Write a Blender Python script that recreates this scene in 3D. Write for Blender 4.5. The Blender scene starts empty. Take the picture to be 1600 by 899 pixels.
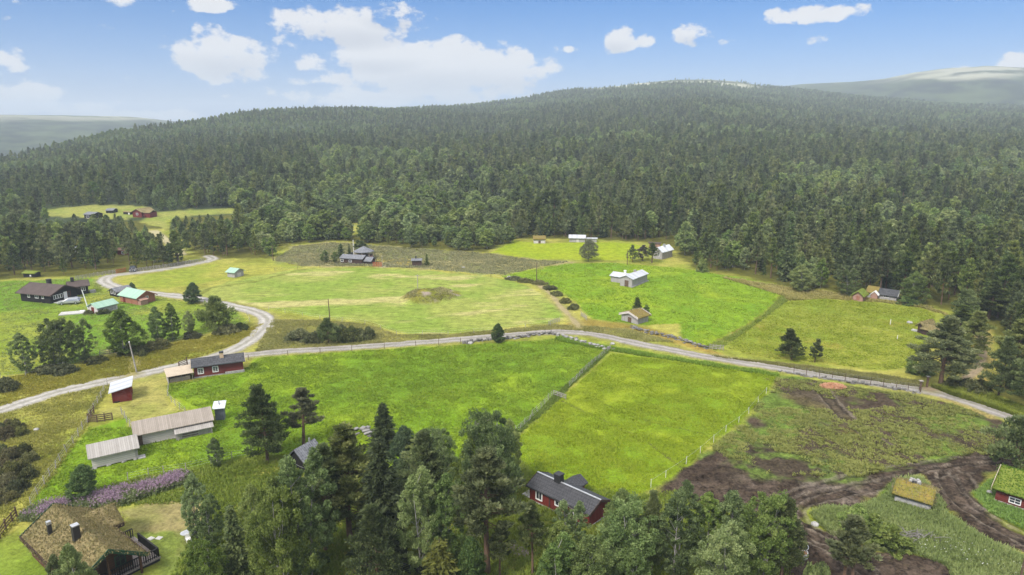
import bpy, math, random
import numpy as np
random.seed(7)
RNG = np.random.default_rng(11)
C = bpy.context.scene.collection
scene = bpy.context.scene
# ------------------------------------------------------------------ camera model (24 mm equivalent, drone 42 m up)
F, CU, CV, CAMZ, PITCH = 1067.0, 800.0, 449.5, 42.0, math.radians(13.6)
SP, CP = math.sin(PITCH), math.cos(PITCH)

def ray(u, v):
    k = (CV - v) / F
    return np.array([(u - CU) / F, CP + k * SP, -SP + k * CP])

def zsolve(y, v):
    k = (CV - v) / F
    return CAMZ + y * (k * CP - SP) / (CP + k * SP)

def proj(p):
    x, y, z = p[0], p[1], p[2] - CAMZ
    fw = y * CP - z * SP
    up = y * SP + z * CP
    return CU + F * x / fw, CV - F * up / fw, fw

def flat(u, v):
    d = ray(u, v)
    t = CAMZ / -d[2]
    return d[0] * t, d[1] * t

# ------------------------------------------------------------------ value noise
def _hash(ix, iy, seed):
    h = (ix.astype(np.int64) * 374761393 + iy.astype(np.int64) * 668265263 + seed * 974711) & 0x7fffffff
    h = ((h ^ (h >> 13)) * 1274126177) & 0x7fffffff
    return ((h ^ (h >> 16)) & 0xffff) / 65535.0

def vnoise(x, y, s, seed=0):
    x = np.asarray(x, float) / s; y = np.asarray(y, float) / s
    ix = np.floor(x); iy = np.floor(y)
    fx = x - ix; fy = y - iy
    fx = fx * fx * (3 - 2 * fx); fy = fy * fy * (3 - 2 * fy)
    a = _hash(ix, iy, seed); b = _hash(ix + 1, iy, seed)
    c = _hash(ix, iy + 1, seed); d = _hash(ix + 1, iy + 1, seed)
    return (a * (1 - fx) + b * fx) * (1 - fy) + (c * (1 - fx) + d * fx) * fy

def fbm(x, y, s, seed=0, o=3):
    r = 0; a = 0.5; t = 0
    for i in range(o):
        r = r + a * vnoise(x, y, s / 2 ** i, seed + i * 17); t += a; a *= 0.55
    return r / t

def sstep(a, b, x):
    t = np.clip((x - a) / (b - a), 0, 1)
    return t * t * (3 - 2 * t)

# ------------------------------------------------------------------ terrain height
RIDGE1 = [(-500, 330), (-200, 285), (0, 246), (60, 231), (120, 218), (200, 201), (260, 191), (330, 183), (400, 174), (480, 169), (560, 166),
          (650, 163), (740, 160), (800, 153), (870, 142), (940, 132), (1000, 126), (1060, 122), (1110, 122), (1160, 127), (1200, 132),
          (1260, 139), (1330, 146), (1400, 152), (1480, 157), (1600, 162), (1800, 172), (2200, 190)]
RIDGE2 = [(-500, 186), (-200, 183), (0, 180), (100, 181), (170, 183), (240, 187), (300, 193), (400, 205), (800, 205), (1100, 165), (1180, 142),
          (1250, 135), (1330, 131), (1380, 126), (1430, 116), (1480, 111), (1540, 108), (1600, 110), (1800, 125), (2200, 150)]
def _tab(T):
    az, el = [], []
    for u, v in T:
        d = ray(u, v)
        az.append(math.atan2(d[0], d[1])); el.append(d[2] / math.hypot(d[0], d[1]))
    return np.array(az), np.array(el)
AZ1, EL1 = _tab(RIDGE1); AZ2, EL2 = _tab(RIDGE2)
RAZ = np.radians([-60, -40, -32, -22, -12, 0, 10, 20, 30, 40, 60])
R1V = np.array([700, 720, 850, 1050, 1250, 1600, 1900, 1950, 1950, 1950, 1900.])
MOUND = (*flat(672, 466), 8.2, 6.6, 1.7)

def R1of(az): return np.interp(az, RAZ, R1V)

def hz(x, y):
    x = np.asarray(x, float); y = np.asarray(y, float)
    r = np.hypot(x, y); az = np.arctan2(x, y)
    R1 = R1of(az)
    z1 = CAMZ + R1 * np.interp(az, AZ1, EL1) - 6.0
    r0 = 300.0
    t = np.clip((r - r0) / (R1 - r0), 0, 1)
    near = z1 * t ** 1.22
    near = np.where(r > R1, np.maximum(z1 - (r - R1) * 0.09, -14), near)
    R2 = 2900.0
    z2 = CAMZ + R2 * np.interp(az, AZ2, EL2)
    far = z2 * sstep(1300, R2, r) * np.where(r > R2, 1 - np.clip((r - R2) / 9000, 0, .5), 1) - 20 * (1 - sstep(1500, 2600, r))
    h = np.where(r > R1 * 0.98, np.maximum(near, far), near)
    back = sstep(math.radians(70), math.radians(110), np.abs(az))
    h = h * (1 - back)
    h = h + (fbm(x, y, 260, 5) - .5) * 16 * sstep(420, 900, r) * (1 - back)
    # mound in the hay field
    mx, my, ma, mb, mh = MOUND
    d = ((x - mx) / ma) ** 2 + ((y - my) / mb) ** 2
    h = h + mh * sstep(1.0, 0.1, d + 0.25 * (vnoise(x, y, 2.5, 3) - .5)) * (0.82 + .36 * vnoise(x, y, 1.6, 9))
    return h

def at(u, v):
    """where the photo's pixel (u, v) meets the terrain"""
    d = ray(u, v)
    x, y = flat(u, v) if d[2] < -1e-3 else (d[0] * 6000, d[1] * 6000)
    if math.hypot(x, y) < 300:
        return np.array([x, y, float(hz(x, y))])
    ts = np.linspace(200, 6000, 4000)
    X = d[0] * ts; Y = d[1] * ts; Z = CAMZ + d[2] * ts
    i = int(np.argmax(Z < hz(X, Y)))
    return np.array([X[i], Y[i], float(hz(X[i], Y[i]))])

def atw(pts): return [tuple(at(u, v)[:2]) for u, v in pts]

# ------------------------------------------------------------------ polygons and lines in plan
def sd_poly(P, x, y):
    """signed distance, inside positive"""
    P = np.asarray(P, float)
    n = len(P); best = np.full(x.shape, 1e9); inside = np.zeros(x.shape, bool)
    for i in range(n):
        ax, ay = P[i]; bx, by = P[(i + 1) % n]
        ex, ey = bx - ax, by - ay
        t = np.clip(((x - ax) * ex + (y - ay) * ey) / (ex * ex + ey * ey + 1e-9), 0, 1)
        best = np.minimum(best, (x - ax - t * ex) ** 2 + (y - ay - t * ey) ** 2)
        cr = ((ay > y) != (by > y)) & (x < (bx - ax) * (y - ay) / (by - ay + 1e-12) + ax)
        inside ^= cr
    return np.where(inside, 1, -1) * np.sqrt(best)

def d_line(P, x, y):
    """unsigned distance to a polyline, and signed side offset"""
    P = np.asarray(P, float); best = np.full(x.shape, 1e9); side = np.zeros(x.shape)
    for i in range(len(P) - 1):
        ax, ay = P[i]; bx, by = P[i + 1]
        ex, ey = bx - ax, by - ay
        t = np.clip(((x - ax) * ex + (y - ay) * ey) / (ex * ex + ey * ey + 1e-9), 0, 1)
        d = (x - ax - t * ex) ** 2 + (y - ay - t * ey) ** 2
        m = d < best
        best = np.where(m, d, best)
        side = np.where(m, np.sign(ex * (y - ay) - ey * (x - ax)), side)
    return np.sqrt(best), side

def smooth(P, n=8, closed=False):
    P = [np.array(p, float) for p in P]; out = []
    N = len(P)
    rng = range(N) if closed else range(N - 1)
    for i in rng:
        if closed: p0, p1, p2, p3 = P[i - 1], P[i], P[(i + 1) % N], P[(i + 2) % N]
        else: p0, p1, p2, p3 = P[max(i - 1, 0)], P[i], P[i + 1], P[min(i + 2, N - 1)]
        for k in range(n):
            t = k / n
            out.append(.5 * (2 * p1 + (p2 - p0) * t + (2 * p0 - 5 * p1 + 4 * p2 - p3) * t * t + (3 * p1 - p0 - 3 * p2 + p3) * t ** 3))
    if not closed: out.append(P[-1])
    return [tuple(p) for p in out]

# ------------------------------------------------------------------ object helpers
def tag(o, label=None, cat=None, group=None, kind=None):
    if label: o['label'] = label
    if cat: o['category'] = cat
    if group: o['group'] = group
    if kind: o['kind'] = kind
    return o

def thing(name, label, cat, loc=(0, 0, 0), rz=0.0, group=None):
    o = bpy.data.objects.new(name, None); C.objects.link(o)
    o.empty_display_size = .3
    o.location = loc; o.rotation_euler = (0, 0, rz)
    return tag(o, label, cat, group)

def npmesh(name, V, T, mats, tint=None, mat_idx=None, smooth_=False, extra=None, Q=None):
    """mesh from numpy arrays: V (n,3), T (m,3) triangles or Q (m,4) quads"""
    me = bpy.data.meshes.new(name)
    Fc = T if Q is None else Q
    k = Fc.shape[1]
    me.vertices.add(len(V)); me.vertices.foreach_set('co', np.asarray(V, np.float32).ravel())
    me.loops.add(Fc.size); me.loops.foreach_set('vertex_index', np.asarray(Fc, np.int32).ravel())
    me.polygons.add(len(Fc)); me.polygons.foreach_set('loop_start', np.arange(0, Fc.size, k, dtype=np.int32))
    for m in mats: me.materials.append(m)
    if mat_idx is not None: me.polygons.foreach_set('material_index', np.asarray(mat_idx, np.int32))
    if smooth_: me.polygons.foreach_set('use_smooth', np.ones(len(Fc), bool))
    if tint is not None:
        a = me.attributes.new('tint', 'FLOAT', 'POINT'); a.data.foreach_set('value', np.asarray(tint, np.float32))
    for nm, arr in (extra or {}).items():
        if arr.ndim == 2:
            a = me.attributes.new(nm, 'FLOAT_VECTOR', 'POINT'); a.data.foreach_set('vector', np.asarray(arr, np.float32).ravel())
        else:
            a = me.attributes.new(nm, 'FLOAT', 'POINT'); a.data.foreach_set('value', np.asarray(arr, np.float32))
    me.update(calc_edges=True)
    return me

def link(name, me, parent=None, loc=None):
    o = bpy.data.objects.new(name, me); C.objects.link(o)
    if parent is not None: o.parent = parent
    if loc is not None: o.location = loc
    return o

class MB:
    """collects boxes, prisms and tubes, builds ONE mesh object"""
    def __init__(s): s.V = []; s.F = []; s.M = []
    def face(s, vs, m=0):
        b = len(s.V); s.V += [tuple(v) for v in vs]; s.F.append(tuple(range(b, b + len(vs)))); s.M.append(m)
    def box(s, x0, x1, y0, y1, z0, z1, m=0, rz=0, c=None):
        b = len(s.V)
        P = [(x, y, z) for z in (z0, z1) for y in (y0, y1) for x in (x0, x1)]
        if rz:
            cx, cy = c or ((x0 + x1) / 2, (y0 + y1) / 2); co, si = math.cos(rz), math.sin(rz)
            P = [(cx + (x - cx) * co - (y - cy) * si, cy + (x - cx) * si + (y - cy) * co, z) for x, y, z in P]
        s.V += P
        for f in ((0, 2, 3, 1), (4, 5, 7, 6), (0, 1, 5, 4), (2, 6, 7, 3), (0, 4, 6, 2), (1, 3, 7, 5)):
            s.F.append(tuple(b + i for i in f)); s.M.append(m)
        return s
    def beam(s, p, q, w, h=None, m=0):
        """square bar from p to q"""
        p = np.array(p, float); q = np.array(q, float); d = q - p; L = np.linalg.norm(d); d /= L
        up = np.array([0, 0, 1.]) if abs(d[2]) < .9 else np.array([1., 0, 0])
        a = np.cross(d, up); a /= np.linalg.norm(a); c = np.cross(a, d); h = h or w
        b = len(s.V)
        for e in (p, q):
            for i, j in ((-1, -1), (1, -1), (1, 1), (-1, 1)): s.V.append(tuple(e + a * i * w / 2 + c * j * h / 2))
        for f in ((0, 1, 2, 3), (7, 6, 5, 4), (0, 4, 5, 1), (1, 5, 6, 2), (2, 6, 7, 3), (3, 7, 4, 0)):
            s.F.append(tuple(b + i for i in f)); s.M.append(m)
        return s
    def extr(s, prof, a0, a1, axis='x', m=0, caps=None):
        """extrude a closed profile [(h, z)] along axis from a0 to a1"""
        n = len(prof); b = len(s.V)
        for a in (a0, a1):
            for h, z in prof: s.V.append((a, h, z) if axis == 'x' else (h, a, z))
        for i in range(n):
            j = (i + 1) % n; s.F.append((b + i, b + j, b + n + j, b + n + i)); s.M.append(m)
        for cp in (caps or [tuple(range(n))]):
            s.F.append(tuple(b + i for i in cp)); s.M.append(m)
            s.F.append(tuple(b + n + i for i in reversed(cp))); s.M.append(m)
        return s
    def tube(s, pts, rad, n=8, m=0, cap=True):
        b0 = len(s.V); pts = [np.array(p, float) for p in pts]; N = len(pts)
        for i, p in enumerate(pts):
            d = pts[min(i + 1, N - 1)] - pts[max(i - 1, 0)]; d /= (np.linalg.norm(d) + 1e-9)
            up = np.array([1., 0, 0]) if abs(d[0]) < .8 else np.array([0, 1., 0])
            a = np.cross(d, up); a /= np.linalg.norm(a); c = np.cross(d, a)
            r = rad[i] if hasattr(rad, '__len__') else rad
            for k in range(n):
                t = 2 * math.pi * k / n; s.V.append(tuple(p + (a * math.cos(t) + c * math.sin(t)) * r))
        for i in range(N - 1):
            for k in range(n):
                j = (k + 1) % n
                s.F.append((b0 + i * n + k, b0 + i * n + j, b0 + (i + 1) * n + j, b0 + (i + 1) * n + k)); s.M.append(m)
        if cap:
            s.F.append(tuple(b0 + k for k in reversed(range(n)))); s.M.append(m)
            s.F.append(tuple(b0 + (N - 1) * n + k for k in range(n))); s.M.append(m)
        return s
    def mesh(s, name, mats):
        me = bpy.data.meshes.new(name)
        me.from_pydata(s.V, [], s.F)
        for x in (mats if isinstance(mats, (list, tuple)) else [mats]): me.materials.append(x)
        me.polygons.foreach_set('material_index', np.array(s.M, np.int32)); me.validate(); me.update()
        bm = __import__('bmesh').new(); bm.from_mesh(me)
        __import__('bmesh').ops.recalc_face_normals(bm, faces=bm.faces); bm.to_mesh(me); bm.free()
        return me
    def build(s, name, mats, parent=None, loc=None, bevel=0):
        o = link(name, s.mesh(name, mats), parent, loc)
        if bevel:
            b = o.modifiers.new('bevel', 'BEVEL'); b.width = bevel; b.segments = 2; b.limit_method = 'ANGLE'
        return o

# ------------------------------------------------------------------ materials
def newmat(name):
    m = bpy.data.materials.new(name); m.use_nodes = True
    nt = m.node_tree; nt.nodes.clear()
    out = nt.nodes.new('ShaderNodeOutputMaterial')
    return m, nt, out
def N(nt, t, **kw):
    n = nt.nodes.new(t)
    for k, v in kw.items():
        if k.startswith('i_'):
            n.inputs[k[2:].replace('_', ' ')].default_value = v
        else: setattr(n, k, v)
    return n
def math_(nt, op, a, b=None, c=None, clamp=False):
    n = nt.nodes.new('ShaderNodeMath'); n.operation = op; n.use_clamp = clamp
    for i, x in enumerate((a, b, c)):
        if x is None: continue
        if isinstance(x, (int, float)): n.inputs[i].default_value = x
        else: nt.links.new(x, n.inputs[i])
    return n.outputs[0]
def mixc(nt, f, a, b, mode='MIX'):
    n = nt.nodes.new('ShaderNodeMix'); n.data_type = 'RGBA'; n.blend_type = mode; n.clamp_factor = True
    for i, x in ((0, f), (6, a), (7, b)):
        if isinstance(x, (int, float)): n.inputs[i].default_value = x
        elif isinstance(x, (tuple, list)): n.inputs[i].default_value = (*x[:3], 1)
        else: nt.links.new(x, n.inputs[i])
    return n.outputs[2]
def noise(nt, vec, scale, detail=3, rough=.55):
    n = N(nt, 'ShaderNodeTexNoise'); n.inputs['Scale'].default_value = scale; n.inputs['Detail'].default_value = detail
    n.inputs['Roughness'].default_value = rough
    if vec is not None: nt.links.new(vec, n.inputs['Vector'])
    return n.outputs['Fac']
def remap(nt, x, a, b, c=0, d=1):
    n = N(nt, 'ShaderNodeMapRange'); n.clamp = True
    nt.links.new(x, n.inputs[0])
    for i, v in enumerate((a, b, c, d)): n.inputs[i + 1].default_value = v
    return n.outputs[0]
def scalev(nt, vec, s):
    n = N(nt, 'ShaderNodeMapping'); n.inputs['Scale'].default_value = s; nt.links.new(vec, n.inputs['Vector']); return n.outputs[0]
def principled(nt, out, col, rough=.8, spec=.2, bump=None, bstr=.3, bdist=.05, metal=0):
    p = N(nt, 'ShaderNodeBsdfPrincipled')
    if isinstance(col, (tuple, list)): p.inputs['Base Color'].default_value = (*col[:3], 1)
    else: nt.links.new(col, p.inputs['Base Color'])
    p.inputs['Roughness'].default_value = rough; p.inputs['Specular IOR Level'].default_value = spec; p.inputs['Metallic'].default_value = metal
    if bump is not None:
        b = N(nt, 'ShaderNodeBump'); b.inputs['Strength'].default_value = bstr; b.inputs['Distance'].default_value = bdist
        nt.links.new(bump, b.inputs['Height']); nt.links.new(b.outputs[0], p.inputs['Normal'])
    nt.links.new(p.outputs[0], out.inputs[0]); return p
def objco(nt): return N(nt, 'ShaderNodeTexCoord').outputs['Object']

def mat_worn(name, col, col2, scale=1.5, rough=.8, spec=.2, metal=0, fine=14, bstr=.15):
    """uneven, slightly dirty surface"""
    m, nt, out = newmat(name); oc = objco(nt)
    n1 = noise(nt, oc, scale, 4, .65); n2 = noise(nt, oc, fine, 3)
    f = remap(nt, math_(nt, 'ADD', math_(nt, 'MULTIPLY', n1, .7), math_(nt, 'MULTIPLY', n2, .3)), .35, .65)
    principled(nt, out, mixc(nt, f, col, col2), rough, spec, n2, bstr, .02, metal); return m

def mat_boards(name, col, col2, axis, period, gap=.06, rough=.85, spec=.15, var=.5):
    """boards / logs laid across `axis` ('z' = horizontal logs, 'x' or 'y' = upright boards), each board its own tone"""
    m, nt, out = newmat(name); oc = objco(nt)
    sx = N(nt, 'ShaderNodeSeparateXYZ'); nt.links.new(oc, sx.inputs[0])
    if axis == 'h':
        t = math_(nt, 'ADD', sx.outputs[0], sx.outputs[1])
    else: t = sx.outputs['XYZ'.index(axis.upper())]
    t = math_(nt, 'DIVIDE', t, period)
    cell = math_(nt, 'FLOOR', t); fr = math_(nt, 'FRACT', t)
    wn = N(nt, 'ShaderNodeTexWhiteNoise', noise_dimensions='1D'); nt.links.new(cell, wn.inputs['W'])
    st = {'z': (.6, .6, 9), 'x': (9, 9, .6), 'y': (9, 9, .6), 'h': (7, 7, .5)}[axis]
    n1 = noise(nt, scalev(nt, oc, st), 2.0, 4, .65); n2 = noise(nt, oc, .9, 3)
    f = math_(nt, 'ADD', math_(nt, 'MULTIPLY', wn.outputs['Value'], var * .5), math_(nt, 'MULTIPLY', math_(nt, 'ADD', n1, n2), .5 - var * .25))
    f = remap(nt, f, .25, .75)
    base = mixc(nt, f, col, col2)
    g = remap(nt, math_(nt, 'ABSOLUTE', math_(nt, 'SUBTRACT', fr, .5)), .5 - gap, .5)
    base = mixc(nt, math_(nt, 'MULTIPLY', g, .8), base, tuple(c * .35 for c in col))
    hgt = math_(nt, 'SUBTRACT', math_(nt, 'MULTIPLY', n1, .2), g)
    principled(nt, out, base, rough, spec, hgt, .5, .02); return m

def mat_tiles(name, col, col2, sx, sy, rough=.55, spec=.3):
    """roof tiles in courses (brick pattern in the roof's own x and slope)"""
    m, nt, out = newmat(name); oc = objco(nt)
    s = N(nt, 'ShaderNodeSeparateXYZ'); nt.links.new(oc, s.inputs[0])
    c = N(nt, 'ShaderNodeCombineXYZ'); nt.links.new(s.outputs[0], c.inputs[0]); nt.links.new(s.outputs[1], c.inputs[1])
    b = N(nt, 'ShaderNodeTexBrick'); nt.links.new(c.outputs[0], b.inputs['Vector'])
    b.inputs['Scale'].default_value = 1; b.inputs['Brick Width'].default_value = sx; b.inputs['Row Height'].default_value = sy
    b.inputs['Mortar Size'].default_value = .03; b.inputs['Color1'].default_value = (*col, 1); b.inputs['Color2'].default_value = (*col2, 1)
    b.inputs['Mortar'].default_value = (*[x * .4 for x in col], 1)
    n2 = noise(nt, oc, 3, 4)
    base = mixc(nt, remap(nt, n2, .35, .7, 0, .5), b.outputs['Color'], tuple(x * 1.35 for x in col2))
    principled(nt, out, base, rough, spec, b.outputs['Fac'], .6, -.03); return m

def mat_metal_roof(name, col, col2, axis='X', period=.5, rough=.45, rust=None):
    m, nt, out = newmat(name); oc = objco(nt)
    s = N(nt, 'ShaderNodeSeparateXYZ'); nt.links.new(oc, s.inputs[0])
    t = math_(nt, 'DIVIDE', s.outputs['XYZ'.index(axis)], period)
    fr = math_(nt, 'FRACT', t)
    wn = N(nt, 'ShaderNodeTexWhiteNoise', noise_dimensions='1D'); nt.links.new(math_(nt, 'FLOOR', t), wn.inputs['W'])
    seam = remap(nt, math_(nt, 'ABSOLUTE', math_(nt, 'SUBTRACT', fr, .5)), .42, .5)
    n2 = noise(nt, oc, 1.2, 4, .6)
    f = remap(nt, math_(nt, 'ADD', math_(nt, 'MULTIPLY', wn.outputs['Value'], .4), math_(nt, 'MULTIPLY', n2, .7)), .3, .8)
    base = mixc(nt, f, col, col2)
    if rust:
        base = mixc(nt, remap(nt, noise(nt, scalev(nt, oc, (2, .4, 1)), 1.5, 4, .7), .58, .7, 0, .7), base, rust)
    base = mixc(nt, math_(nt, 'MULTIPLY', seam, .35), base, tuple(c * .5 for c in col))
    principled(nt, out, base, rough, .4, seam, .6, .03); return m

def mat_foliage(name, dark, mid, light, trans=.3, rough=.7):
    m, nt, out = newmat(name)
    a = N(nt, 'ShaderNodeAttribute', attribute_name='tint').outputs['Fac']
    oi = N(nt, 'ShaderNodeObjectInfo').outputs['Random']
    f = math_(nt, 'ADD', a, math_(nt, 'MULTIPLY', math_(nt, 'SUBTRACT', oi, .5), .75), clamp=True)
    r = N(nt, 'ShaderNodeValToRGB'); nt.links.new(f, r.inputs[0])
    e = r.color_ramp.elements
    e[0].position = 0; e[0].color = (*dark, 1); e[1].position = 1; e[1].color = (*light, 1)
    k = e.new(.5); k.color = (*mid, 1)
    hue = N(nt, 'ShaderNodeHueSaturation'); nt.links.new(r.outputs[0], hue.inputs['Color'])
    oi2 = math_(nt, 'FRACT', math_(nt, 'MULTIPLY', oi, 7.31))
    nt.links.new(remap(nt, oi2, 0, 1, .485, .515), hue.inputs['Hue'])
    nt.links.new(remap(nt, math_(nt, 'FRACT', math_(nt, 'MULTIPLY', oi, 13.7)), 0, 1, .8, 1.12), hue.inputs['Saturation'])
    p = N(nt, 'ShaderNodeBsdfPrincipled'); nt.links.new(hue.outputs[0], p.inputs['Base Color'])
    p.inputs['Roughness'].default_value = rough; p.inputs['Specular IOR Level'].default_value = .18
    t = N(nt, 'ShaderNodeBsdfTranslucent'); nt.links.new(hue.outputs[0], t.inputs['Color'])
    mx = N(nt, 'ShaderNodeMixShader'); mx.inputs[0].default_value = trans
    nt.links.new(p.outputs[0], mx.inputs[1]); nt.links.new(t.outputs[0], mx.inputs[2]); nt.links.new(mx.outputs[0], out.inputs[0])
    return m
# ================================================================== THE GROUND: one terrain sheet, split along field edges
# every region: name, outline in plan, edge softness, colours (a, b, patch), noise sizes, streak strength/direction
def lin(*c): return np.array(c, float)
REG = []
def region(name, pts, a, b, soft=.8, amp=1.4, patch=None, pscale=14, pth=.55, nscale=9, sm=0, streak=0.0, detail=1.0, px=True):
    P = atw(pts) if px else pts
    if sm: P = smooth(P, sm, True)
    REG.append(dict(name=name, P=np.array(P), a=lin(*a), b=lin(*b), soft=soft, amp=amp, patch=patch, ps=pscale, pth=pth, ns=nscale, streak=streak, detail=detail))

G_ROUGH = (.215, .245, .036); G_ROUGH2 = (.300, .285, .062)
# open ground (everything outside of it is forest floor)
OPEN = [(-260, 1250), (-260, 470), (-100, 445), (0, 437), (110, 433), (180, 429), (240, 422), (290, 416), (320, 408), (350, 405), (425, 404), (430, 390), (460, 382), (520, 377), (545, 378),
        (600, 386), (650, 390), (760, 394), (790, 382), (806, 375), (850, 373), (930, 375), (1000, 379), (1040, 384), (1060, 402), (1090, 421), (1150, 430),
        (1230, 450), (1290, 455), (1330, 460), (1410, 471), (1450, 478), (1488, 488), (1500, 505), (1525, 508), (1548, 515), (1560, 560), (1556, 600), (1640, 640), (1800, 700), (2000, 1250)]
OPENW = np.array(atw(OPEN))
FARF = [[(66, 327), (150, 321), (235, 324), (240, 333), (190, 345), (72, 338)], [(222, 347), (240, 333), (300, 327), (366, 326), (372, 333), (300, 339), (262, 345), (262, 358), (235, 352)],
        [(500, 361), (520, 352), (560, 349), (575, 353), (560, 366), (520, 369)], [(232, 358), (262, 358), (275, 372), (290, 392), (330, 408), (318, 414), (270, 398), (240, 372)]]
FARFW = [np.array(atw(p)) for p in FARF]

region('pasture', [(-260, 470), (-100, 446), (0, 440), (70, 438), (130, 436), (160, 437), (172, 450), (215, 455), (290, 472), (360, 486), (385, 500), (378, 511), (300, 526), (215, 543), (150, 558), (100, 571), (40, 583), (0, 588), (-260, 640)],
       (0.167, 0.225, 0.025), (0.239, 0.255, 0.039), .8, 1.5, patch=(0.117, 0.205, 0.019), pscale=26, pth=.52, nscale=14)
region('pasture', [(150, 508), (215, 492), (300, 486), (370, 488), (384, 500), (376, 511), (300, 525), (215, 541), (180, 545)], (0.127, 0.215, 0.020), (0.163, 0.235, 0.025), 1.5, 2)
region('hay_field', [(187, 438), (250, 426), (330, 413), (420, 411), (470, 418), (420, 425), (330, 440), (262, 452), (212, 449)], (0.203, 0.245, 0.033), (0.275, 0.270, 0.050), .8, 1.4, nscale=12, streak=.6)
region('hay_field', [(302, 460), (337, 446), (430, 427), (485, 419), (560, 419), (650, 422), (740, 430), (800, 440), (845, 458), (870, 480), (880, 495), (868, 503), (800, 511), (720, 519), (655, 524), (620, 519), (570, 502), (500, 496), (430, 484), (380, 474), (330, 467)],
       (0.180, 0.245, 0.040), (0.243, 0.272, 0.062), .8, 1.3, patch=(0.345, 0.320, 0.12), pscale=17, pth=.60, nscale=11, sm=3, streak=1.0)
region('meadow', [(783, 432), (835, 420), (890, 412), (960, 411), (1060, 419), (1150, 433), (1226, 449), (1222, 461), (1190, 494), (1130, 528), (1108, 541), (1068, 535), (1066, 520), (1060, 506), (1012, 508), (965, 503), (925, 499), (900, 471), (862, 447)],
       (0.133, 0.235, 0.014), (0.169, 0.265, 0.016), .6, 1.0, patch=(0.215, 0.285, 0.019), pscale=20, pth=.60, nscale=8)
region('meadow', [(767, 396), (802, 376), (850, 381), (920, 378), (985, 380), (1005, 386), (985, 407), (900, 406), (830, 404)], (0.209, 0.275, 0.014), (0.243, 0.290, 0.017), .6, .8)
region('pasture', [(1132, 543), (1200, 491), (1232, 471), (1290, 468), (1380, 474), (1440, 482), (1464, 494), (1450, 512), (1447, 540), (1422, 573), (1380, 579), (1300, 569), (1200, 559)],
       (0.167, 0.225, 0.025), (0.229, 0.245, 0.037), .8, 1.6, patch=(0.226, 0.200, 0.034), pscale=14, pth=.6, nscale=12, sm=3, streak=.25)
region('heath', [(427, 407), (460, 385), (520, 379), (640, 388), (760, 396), (830, 406), (890, 409), (835, 419), (790, 430), (740, 427), (650, 419), (560, 416), (470, 416)], (.215, .195, .075), (.260, .230, .095), 1.5, 4.5, patch=(.185, .205, .060), pscale=12, pth=.55)
region('yard', [(585, 404), (640, 404), (648, 412), (640, 416), (600, 418), (583, 415)], (0.339, 0.270, 0.050), (0.407, 0.320, 0.068), .8, 1)
region('yard', [(596, 410), (615, 409), (618, 417), (596, 418)], (0.270, 0.250, 0.160), (0.300, 0.270, 0.170), 1.5, 1)
for q in (0, 1): region('hay_field', FARF[q], (0.190, 0.225, 0.045), (0.240, 0.245, 0.060), 1, 2)
region('meadow', [(264, 618), (262, 600), (300, 596), (388, 574), (402, 560), (550, 549), (700, 540), (800, 535), (868, 530), (950, 546), (938, 561), (890, 602), (842, 648), (792, 684), (730, 720), (600, 730), (470, 712), (400, 712), (340, 733), (240, 742), (160, 768), (70, 790), (52, 784), (100, 720), (140, 668), (178, 656), (200, 655), (205, 668), (240, 690), (330, 672), (345, 650), (300, 640), (280, 636)],
       (0.136, 0.232, 0.014), (0.186, 0.262, 0.017), .6, 1.3, patch=(0.125, 0.215, 0.016), pscale=18, pth=.55, nscale=7)
region('meadow', [(956, 553), (1100, 570), (1214, 589), (1192, 620), (1150, 664), (1110, 696), (1060, 738), (1000, 772), (940, 780), (860, 750), (795, 735), (795, 700), (850, 647), (900, 602)],
       (0.181, 0.255, 0.014), (0.220, 0.270, 0.019), .6, 1.2, patch=(0.153, 0.235, 0.014), pscale=15, pth=.56, nscale=6)
region('cut_grass', [(263, 600), (300, 570), (262, 576), (225, 590), (205, 600), (205, 630), (160, 642), (165, 652), (200, 652), (206, 668), (245, 652), (285, 640), (268, 632)], (.225, .230, .055), (.285, .262, .075), .5, .8, nscale=5, streak=.6, sm=3)
region('ploughed_field', [(1216, 590), (1290, 596), (1430, 616), (1500, 634), (1562, 656), (1640, 690), (1640, 740), (1560, 732), (1450, 742), (1380, 760), (1340, 772), (1180, 775), (1080, 800), (1000, 790), (1060, 742), (1112, 698), (1150, 666), (1192, 622)],
       (.088, .135, .022), (.112, .160, .028), .8, 2.0, patch=(.060, .044, .030), pscale=7, pth=.50, nscale=3, detail=1.6)
MUD = [(1045, 752), (1085, 722), (1122, 702), (1150, 722), (1190, 742), (1270, 752), (1340, 746), (1385, 735), (1450, 721), (1530, 710), (1572, 714), (1592, 733), (1545, 745), (1518, 772), (1540, 800), (1600, 835), (1720, 905), (1720, 925), (1600, 872), (1530, 838), (1480, 805), (1460, 770), (1440, 745), (1400, 748), (1380, 775), (1345, 793), (1300, 794), (1266, 800), (1264, 815), (1290, 832), (1340, 848), (1378, 866), (1420, 862), (1480, 885), (1500, 925), (1260, 960), (1215, 870), (1200, 815), (1150, 795), (1080, 790)]
region('mud', MUD, (0.040, 0.029, 0.021), (0.066, 0.049, 0.036), .5, 2.2, patch=(0.105, 0.084, 0.067), pscale=3.5, pth=.66, nscale=2.5, detail=2.2)
region('mud', [(1150, 700), (1200, 690), (1260, 722), (1330, 735), (1350, 750), (1200, 752), (1130, 735)], (.040, .030, .021), (.066, .052, .034), 2.0, 4.0, patch=(.085, .12, .026), pscale=3, pth=.55, detail=1.8)
region('mud', [(1215, 595), (1262, 604), (1300, 612), (1325, 640), (1345, 668), (1335, 680), (1300, 655), (1270, 640), (1235, 622)], (0.070, 0.055, 0.036), (0.119, 0.105, 0.022), 1.6, 3.0, detail=1.8)
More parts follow.
